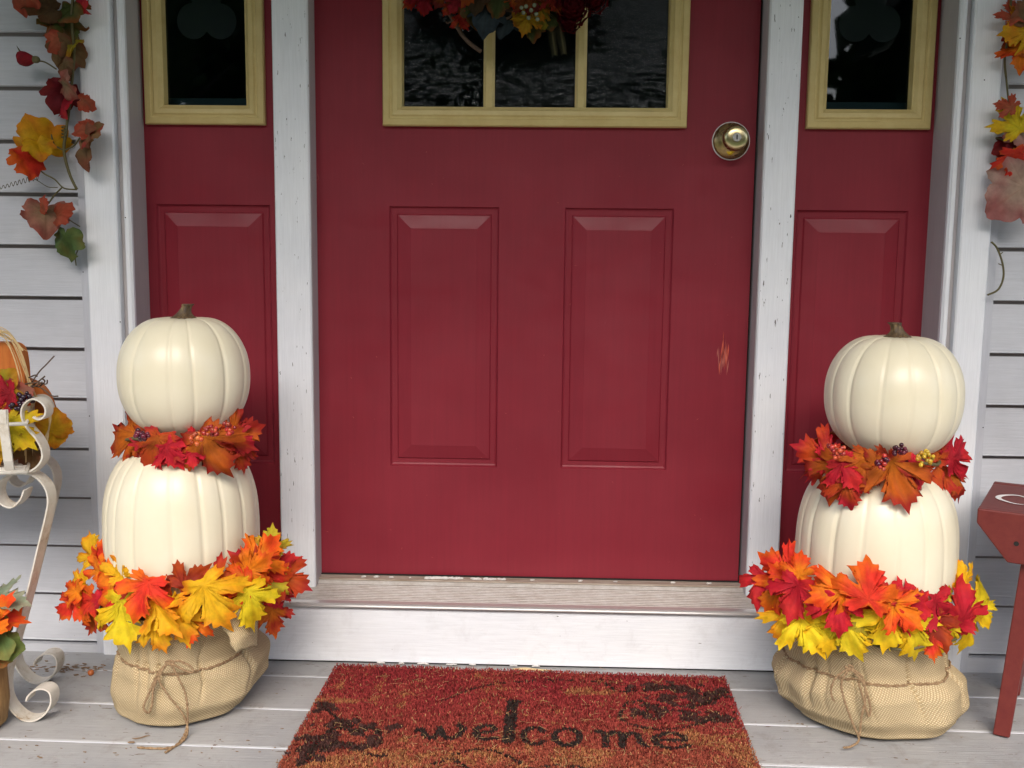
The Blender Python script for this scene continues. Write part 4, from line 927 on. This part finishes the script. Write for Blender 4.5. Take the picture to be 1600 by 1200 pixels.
for r_ in range(6):
    z_ = b0.z+.006+r_*.0085; pts = []
    for j in range(41):
        pts.append(Vector((-1.10+(.165+.003*r_)*math.copysign(abs(math.cos(2*math.pi*j/40))**.6, math.cos(2*math.pi*j/40)), -.35+(.075+.002*r_)*math.copysign(abs(math.sin(2*math.pi*j/40))**.6, math.sin(2*math.pi*j/40))+.002*math.sin(j*1.6+r_*math.pi), z_+.0015*rnd.uniform(-1, 1))))
    mb.tube(pts, .0042, 6, cap=False)
mb.build('woven_wall', M['wicker'], BK, smooth=True)
mb = MB(); mb.box((-1.25, -.42, b0.z+.004), (-.94, -.28, b0.z+.008)); mb.build('basket_bottom', M['wicker'], BK)
# wooden pumpkin
WP = thing('wooden_pumpkin', (-1.0, -.33, .47), 'flat orange painted wooden pumpkin standing in the wicker basket', 'pumpkin decoration')
def rpoly(pxs, y): return [((P(a, b_, y)).x, (P(a, b_, y)).z) for a, b_ in pxs]
def smooth2(pts, n=5): return [(q_.x, q_.z) for q_ in smooth_path([Vector((a, 0, b_)) for a, b_ in pts], n)]
mb = MB(); mb.prism(smooth2(rpoly([(-110,700), (-118,600), (-100,548), (-50,536), (10,535), (29,541), (36,560), (39,600), (40,660), (38,712)], -.345)), -.345, -.325); mb.build('front_board', M['orange_wood'], WP)
mb = MB(); mb.prism(smooth2(rpoly([(-120,715), (-130,640), (-100,590), (0,585), (55,600), (76,630), (80,665), (72,700), (58,716)], -.318)), -.318, -.296); mb.build('back_board', M['orange_wood'], WP)
RF = thing('raffia_bow', (-.98, -.36, .62), 'loose pale raffia strands looped over the orange wooden pumpkin', 'raffia'); rnd = random.Random(31); mb = MB()
for k in range(22):
    o = rnd.uniform(-9, 9); q_ = rnd.uniform(-6, 6); pth = [(-20+o, 512+o*.5), (0, 516+o*.9), (20+q_*.5, 530+o*.8), (34+q_*.6, 560+o), (45+q_*.8, 595+q_), (52+q_, 618+o*.3)]
    if k % 3 == 0: pth = [(-20, 524+o*.4), (5, 528+o*.4), (22+q_*.4, 555), (34+q_*.5, 600), (42+q_, 660), (46+q_*1.4, 735)]
    if k % 5 == 0: pth = [(-20, 518), (8, 521+o*.3), (26+q_*.3, 536+q_*.5), (38+q_*.5, 548)]
    if k % 4 == 1: pth = [(48, 640+o), (58, 622+o*.4), (72+q_*.4, 632), (78+q_*.3, 650), (76, 672), (66+q_, 700), (52, 733)]
    mb.strap(smooth_path([P(a, b_, -.362-.002*(k % 8)) for a, b_ in pth], 5), rnd.uniform(.0012, .0034), .0006, Vector((rnd.uniform(-1, 1), .3, rnd.uniform(-1, 1))).normalized())
mb.build('raffia_strands', M['raffia'], RF); bpy.data.objects.remove(RF) if False else None
FS = thing('floral_spray', (-.98, -.40, .55), 'spray of autumn leaves, purple berries and dark twigs in the left stand basket', 'floral spray')
for i, (px, py, ang, L, pal, y, ol) in enumerate([(8,600,60,52,'yellow',-.40,GRAPE), (28,620,20,48,'pink',-.40,GRAPE), (3,620,200,46,'crimson',-.41,MAPLE), (25,640,300,40,'orange',-.41,MAPLE), (26,675,310,62,'yellow',-.42,MAPLE), (20,660,60,40,'olive',-.41,MAPLE), (5,650,260,50,'rust',-.40,MAPLE),
   (84,658,80,44,'gold',-.33,GRAPE), (86,678,275,46,'gold',-.325,GRAPE), (0,690,260,60,'gold',-.41,MAPLE), (48,712,280,50,'tan',-.37,GRAPE)]):
    pal_ = {'yellow': 'olive'}.get(pal, pal) if i in (0,) else pal
    add_leaf(FS, P(px, py, y), ang, L*.00113, pal_, 7000+i, outline=ol, dim=.7, nrm=(rnd.uniform(-.3, .3), -1, rnd.uniform(0, .4)) if i not in (7, 8) else (.5, -.8, .1))
mb = MB(); yy = -.38
for pth in ([(50,597), (62,580), (72,570), (85,556)], [(20,606), (40,600), (58,598), (72,600), (74,594)], [(40,610), (60,596), (70,588)], [(50,602), (66,607), (80,618), (91,619)], [(0,600), (20,610), (36,622)], [(30,605), (48,606), (66,597)], [(0,626), (16,634), (26,640)], [(45,590), (55,586), (58,588)], [(62,604), (70,596), (66,592)], [(10,640), (30,618), (50,604)]):
    vine(mb, [(a, b_, yy-.004*(i % 3)) for i, (a, b_) in enumerate(pth)], yy, .0013)
mb.build('twig', M['twig'], FS, smooth=True)
for q in ((38, 624, -.41, [(.03,.012,.03), (.05,.015,.03)], 16, 9, .0042, .014), (26, 634, -.415, [(.03,.012,.03)], 10, 10, .004, .010)): berries(FS, *q)
# planter bottom left
PL = thing('bark_planter', tuple(G(-30, 1130)), 'brown rounded bark planter of silk leaves on the deck, cut by the left edge', 'planter')
c0 = G(-38, 1150); c0.y += .03; c0.x -= .028; mb = MB(); n = 40; tabp = [(0, .050), (.01, .060), (.05, .066), (.11, .064), (.135, .058), (.14, .053), (.13, .050)]
vs = []; 
for z_, r_ in tabp:
    for j in range(n): a = 2*math.pi*j/n; vs.append((c0.x+(r_+.0015*math.sin(7*a))*math.cos(a), c0.y+r_*math.sin(a), z_))
mb.add(vs, [(i*n+j, i*n+(j+1) % n, (i+1)*n+(j+1) % n, (i+1)*n+j) for i in range(len(tabp)-1) for j in range(n)]+[tuple(range((len(tabp)-1)*n, len(tabp)*n)), tuple(range(n))])
mb.build('pot', M['bark'], PL, smooth=True)
for i, (px, py, ang, L, pal, ol, nr) in enumerate([(6,938,-5,66,'sage',MAPLE,(.1,-.5,1)), (4,970,0,66,'red',MAPLE,(0,-.5,.9)), (6,1012,-10,62,'gr2',GRAPE,(.2,-1,.4)), (-20,1000,200,70,'green',GRAPE,(0,-1,.4)), (-20,1035,260,50,'gr2',GRAPE,(.1,-1,.2)), (-30,960,120,80,'orange',MAPLE,(0,-1,.4))]):
    add_leaf(PL, P(px, py, -.45-.004*i), ang, L*.00108, pal, 7100+i, nrm=nr, outline=ol, droop=.2)
mb = MB(); vine(mb, [(-10,1080), (-6,1020), (2,985), (20,975)], -.45, .0018); vine(mb, [(-14,1080), (-20,1000), (-14,950), (10,942)], -.45, .0018); vine(mb, [(-8,1060), (0,1030), (8,1015)], -.46, .0018); mb.build('stem', M['vine'], PL, smooth=True)

# ------------------------------------------------------------------ red bench, right
BR = R(-30); bo = Vector((.791, -.363, 0)); bx = Vector((math.cos(BR), math.sin(BR), 0)); by = Vector((-math.sin(BR), math.cos(BR), 0))
BN = thing('bench', (bo.x+.2, bo.y, 0), 'small barn-red painted wooden bench with white lettering, cut by the right edge', 'bench')
def bp(a, b_, z): return bo+bx*a+by*b_+Vector((0, 0, z))
def bprism(poly, d0, d1, mbb):       # poly in (along, z), extruded in depth
    n = len(poly); vs = [bp(a, d0, z) for a, z in poly]+[bp(a, d1, z) for a, z in poly]
    mbb.add(vs, [tuple(range(n)), tuple(range(2*n-1, n-1, -1))]+[(i, i+n, (i+1) % n+n, (i+1) % n) for i in range(n)])
BL, BD, BH = .52, .262, .41
def bev(o, w_=.0025):
    m_ = o.modifiers.new('bevel', 'BEVEL'); m_.width = w_; m_.segments = 2; m_.limit_method = 'ANGLE'; return o
mb = MB(); bprism([(0, BH-.020), (BL, BH-.020), (BL, BH), (0, BH)], .0185, BD-.0185, mb); bev(mb.build('seat', M['bench'], BN))
for d0, d1 in ((0, .018), (BD-.018, BD)):
    mb = MB(); bprism([(0, BH+.001), (0, BH-.025), (.052, BH-.088), (BL-.052, BH-.088), (BL, BH-.025), (BL, BH+.001)], d0, d1, mb); bev(mb.build('apron', M['bench'], BN))
mb = MB(); n = 20; hp = bp(.064, -.0012, BH-.052)
mb.add([hp]+[hp+bx*(.0042*math.cos(2*math.pi*j/n))+Vector((0, 0, .0042*math.sin(2*math.pi*j/n))) for j in range(n)], [(0, 1+j, 1+(j+1) % n) for j in range(n)]); mb.build('screw_hole', M['crack'], BN)
def bleg(a0, d0, a1, d1):
    mb = MB(); w_, t_ = .030, .019; vs = []
    for (a, d, z, s_) in ((a0, d0, .003, .9), (a1, d1, BH-.0215, 1.0)):
        for (u, v) in ((-1,-1), (1,-1), (1,1), (-1,1)): vs.append(bp(a+u*w_*s_/2, d+v*t_*s_, z))
    mb.add(vs, [(0,1,2,3), (4,5,6,7), (0,1,5,4), (1,2,6,5), (2,3,7,6), (3,0,4,7)]); return bev(mb.build('leg', M['bench'], BN), .002)
bleg(.062, .030, .092, .042); bleg(.062, BD-.030, .092, BD-.042); bleg(BL-.062, .030, BL-.092, .042); bleg(BL-.062, BD-.030, BL-.092, BD-.042)
mb = MB(); vs = []
for a in (.066, .084):
    for d in (.052, BD-.052):
        for z in (.075, .115): vs.append(bp(a, d, z))
mb.add(vs, [(0,1,3,2), (4,6,7,5), (0,4,5,1), (2,3,7,6), (0,2,6,4), (1,5,7,3)]); bev(mb.build('stretcher', M['bench'], BN))
# white letter, a big C, painted on the seat
mb = MB(); pc = [G(a, b_, BH+.0012) for a, b_ in ((1600,788), (1588,787), (1573,783), (1563,779), (1563,776), (1572,774), (1588,774), (1598,776), (1606,780))]
sp = smooth_path(pc, 6); vs = []
for i, p_ in enumerate(sp):
    t = (sp[min(i+1, len(sp)-1)]-sp[max(i-1, 0)]).normalized(); nn = Vector((-t.y, t.x, 0)); f = i/(len(sp)-1); wd = .0022+.005*math.sin(math.pi*f)**2; vs += [p_+nn*wd, p_-nn*wd*.4]
mb.add(vs, [(2*i, 2*i+1, 2*i+3, 2*i+2) for i in range(len(sp)-1)]); mb.build('lettering', M['white'], BN)

# ------------------------------------------------------------------ small things on the deck
c = G(142, 1051, .005); mb = MB(); mb.ball(c, .0062, nu=16, nv=10, cc=(.50,.13,.03)); mb.build('berry', M['berry'], origin=(c.x, c.y, 0), smooth=True, fix=False, label='single loose orange berry lying on the deck by the left casing', cat='berry')
mb = MB(); rnd = random.Random(41)
def chip(px, py, L, r_, seed, z=.002):
    rr = random.Random(seed); a = G(px, py, z); th = rr.uniform(-.5, .5); pts = [a+Vector((math.cos(th), math.sin(th), 0))*(L*(k/4-.5))+Vector((0, rr.uniform(-1, 1)*L*.08, 0)) for k in range(5)]; mb.tube(pts, [r_*.4, r_, r_*.9, r_, r_*.3], 5)
for i in range(46): chip(rnd.uniform(0, 480), rnd.choice((rnd.uniform(1060, 1195), rnd.gauss(1112, 6), rnd.gauss(1170, 5))), rnd.uniform(.0015, .007), rnd.uniform(.0004, .001), i)
for i in range(30): chip(rnd.uniform(1150, 1600), rnd.choice((rnd.uniform(1080, 1195), rnd.gauss(1128, 5))), rnd.uniform(.0015, .006), rnd.uniform(.0004, .001), 200+i)
for i in range(90): chip(rnd.uniform(0, 165), rnd.gauss(1044, 4), rnd.uniform(.003, .014), rnd.uniform(.0006, .0016), 300+i)
chip(62, 1183, .014, .0012, 1); chip(220, 1152, .03, .0012, 2); chip(205, 1160, .012, .002, 5)
mb.build('debris', M['dirt'], kind='stuff', label='scattered dry debris and twig bits on the deck boards', cat='debris')
mb = MB(); a = G(800, 1043, .004); b_ = G(866, 1046, .004); a.y -= .004; b_.y -= .004
mb.add([a, a+Vector((.025, .002, .002)), b_, b_+Vector((-.01, -.006, 0)), a+Vector((.01, -.007, -.001)), a+Vector((.03, -.004, .004))], [(0,1,5), (1,2,5), (2,3,5), (3,4,5), (4,0,5)])
mb.build('wood_splinter', M['splinter'], origin=tuple(a), label='pale sliver of bare wood lying along the foot of the white riser', cat='splinter')
rnd = random.Random(6)
for px, n, sc in ((590,6,.5), (625,4,.5), (655,7,.6), (700,8,.6), (735,5,.5), (800,6,.5), (835,5,.6)): crumbs('peeling_paint', px, -.1262, .004, n, sc, 0)

# ------------------------------------------------------------------ garden seen in the glass
mb = MB(); rnd = random.Random(77)  # leaf mass added to keep sky out of the glass, with one low gap
for k in range(19000):
    x = rnd.uniform(-34, 34); yb_ = -22-rnd.random()*5; hh = 10.5+1.2*math.sin(x*.5) if x < 6.1 or x > 8.3 else 4.7+1.2*math.sin(x*1.9)+.9*math.sin(x*4.3); p_ = Vector((x, yb_, -.4+rnd.random()*hh))
    u = Vector((rnd.gauss(0, 1), rnd.gauss(0, 1)*.5, rnd.gauss(0, 1))).normalized()*(rnd.uniform(.4, .9) if k < 9000 and hh > 9 else rnd.uniform(.12, .32)); v_ = u.orthogonal().normalized()*u.length*.7; g = rnd.uniform(.5, 1.2)
    mb.add([p_-u, p_+v_, p_+u, p_-v_], [(0,1,2,3)], 0, [(.035*g,.065*g,.02*g)]*4)
mb.build('woodland', M['tree_leaf'], kind='stuff', fix=False, label='dense green woodland added opposite the porch to darken the glass reflections', cat='woodland')
def tree(x, y, h, rad, seed, label):
    t = thing('tree', (x, y, -.45), label, 'tree', 'garden trees facing the porch'); rnd = random.Random(seed); mb = MB()
    mb.tube([(x, y, -.45), (x+.1, y, h*.3), (x-.1, y+.1, h*.75)], [.22, .15, .05], 8)
    for k in range(7):
        a = rnd.uniform(0, 6.28); z = h*rnd.uniform(.25, .6); mb.tube([(x, y, z), (x+rad*.6*math.cos(a), y+rad*.6*math.sin(a), z+h*.2)], [.08, .02], 6)
    mb.build('trunk', M['tree_bark'], t); mb = MB(); cl = [(Vector((x+rnd.gauss(0, rad*.45), y+rnd.gauss(0, rad*.45), h*rnd.uniform(.25, 1))), rnd.uniform(.5, 1.0)*rad*.45) for _ in range(22)]
    for k in range(4200):
        c, r_ = rnd.choice(cl); d = Vector((rnd.gauss(0, 1), rnd.gauss(0, 1), rnd.gauss(0, .8))); p_ = c+d.normalized()*r_*rnd.random()**.4
        u = Vector((rnd.gauss(0, 1), rnd.gauss(0, 1), rnd.gauss(0, 1))).normalized()*rnd.uniform(.07, .16); v_ = u.orthogonal().normalized()*u.length*.6; g = rnd.uniform(.6, 1.3)
        mb.add([p_-u, p_+v_, p_+u, p_-v_], [(0,1,2,3)], 0, [(.05*g,.10*g,.03*g)]*4)
    mb.build('crown', M['tree_leaf'], t, fix=False)
for i, (x, y, h, r_, lb) in enumerate([(-7, -15, 7.5, 2.8, 'broad green garden tree opposite the left of the porch'), (-2.2, -17, 8.5, 2.9, 'tall green garden tree straight opposite the door'), (3.0, -16, 7.0, 2.6, 'low rounded green tree opposite the right sidelight'), (8.5, -14, 8.0, 2.8, 'bushy green tree farthest right across the lawn'), (-12, -12, 7, 2.8, 'green tree farthest left across the lawn'), (13.5, -16, 8, 3, 'dark green tree beyond the right end of the lawn')]):
    tree(x, y, h, r_, 50+i, lb)
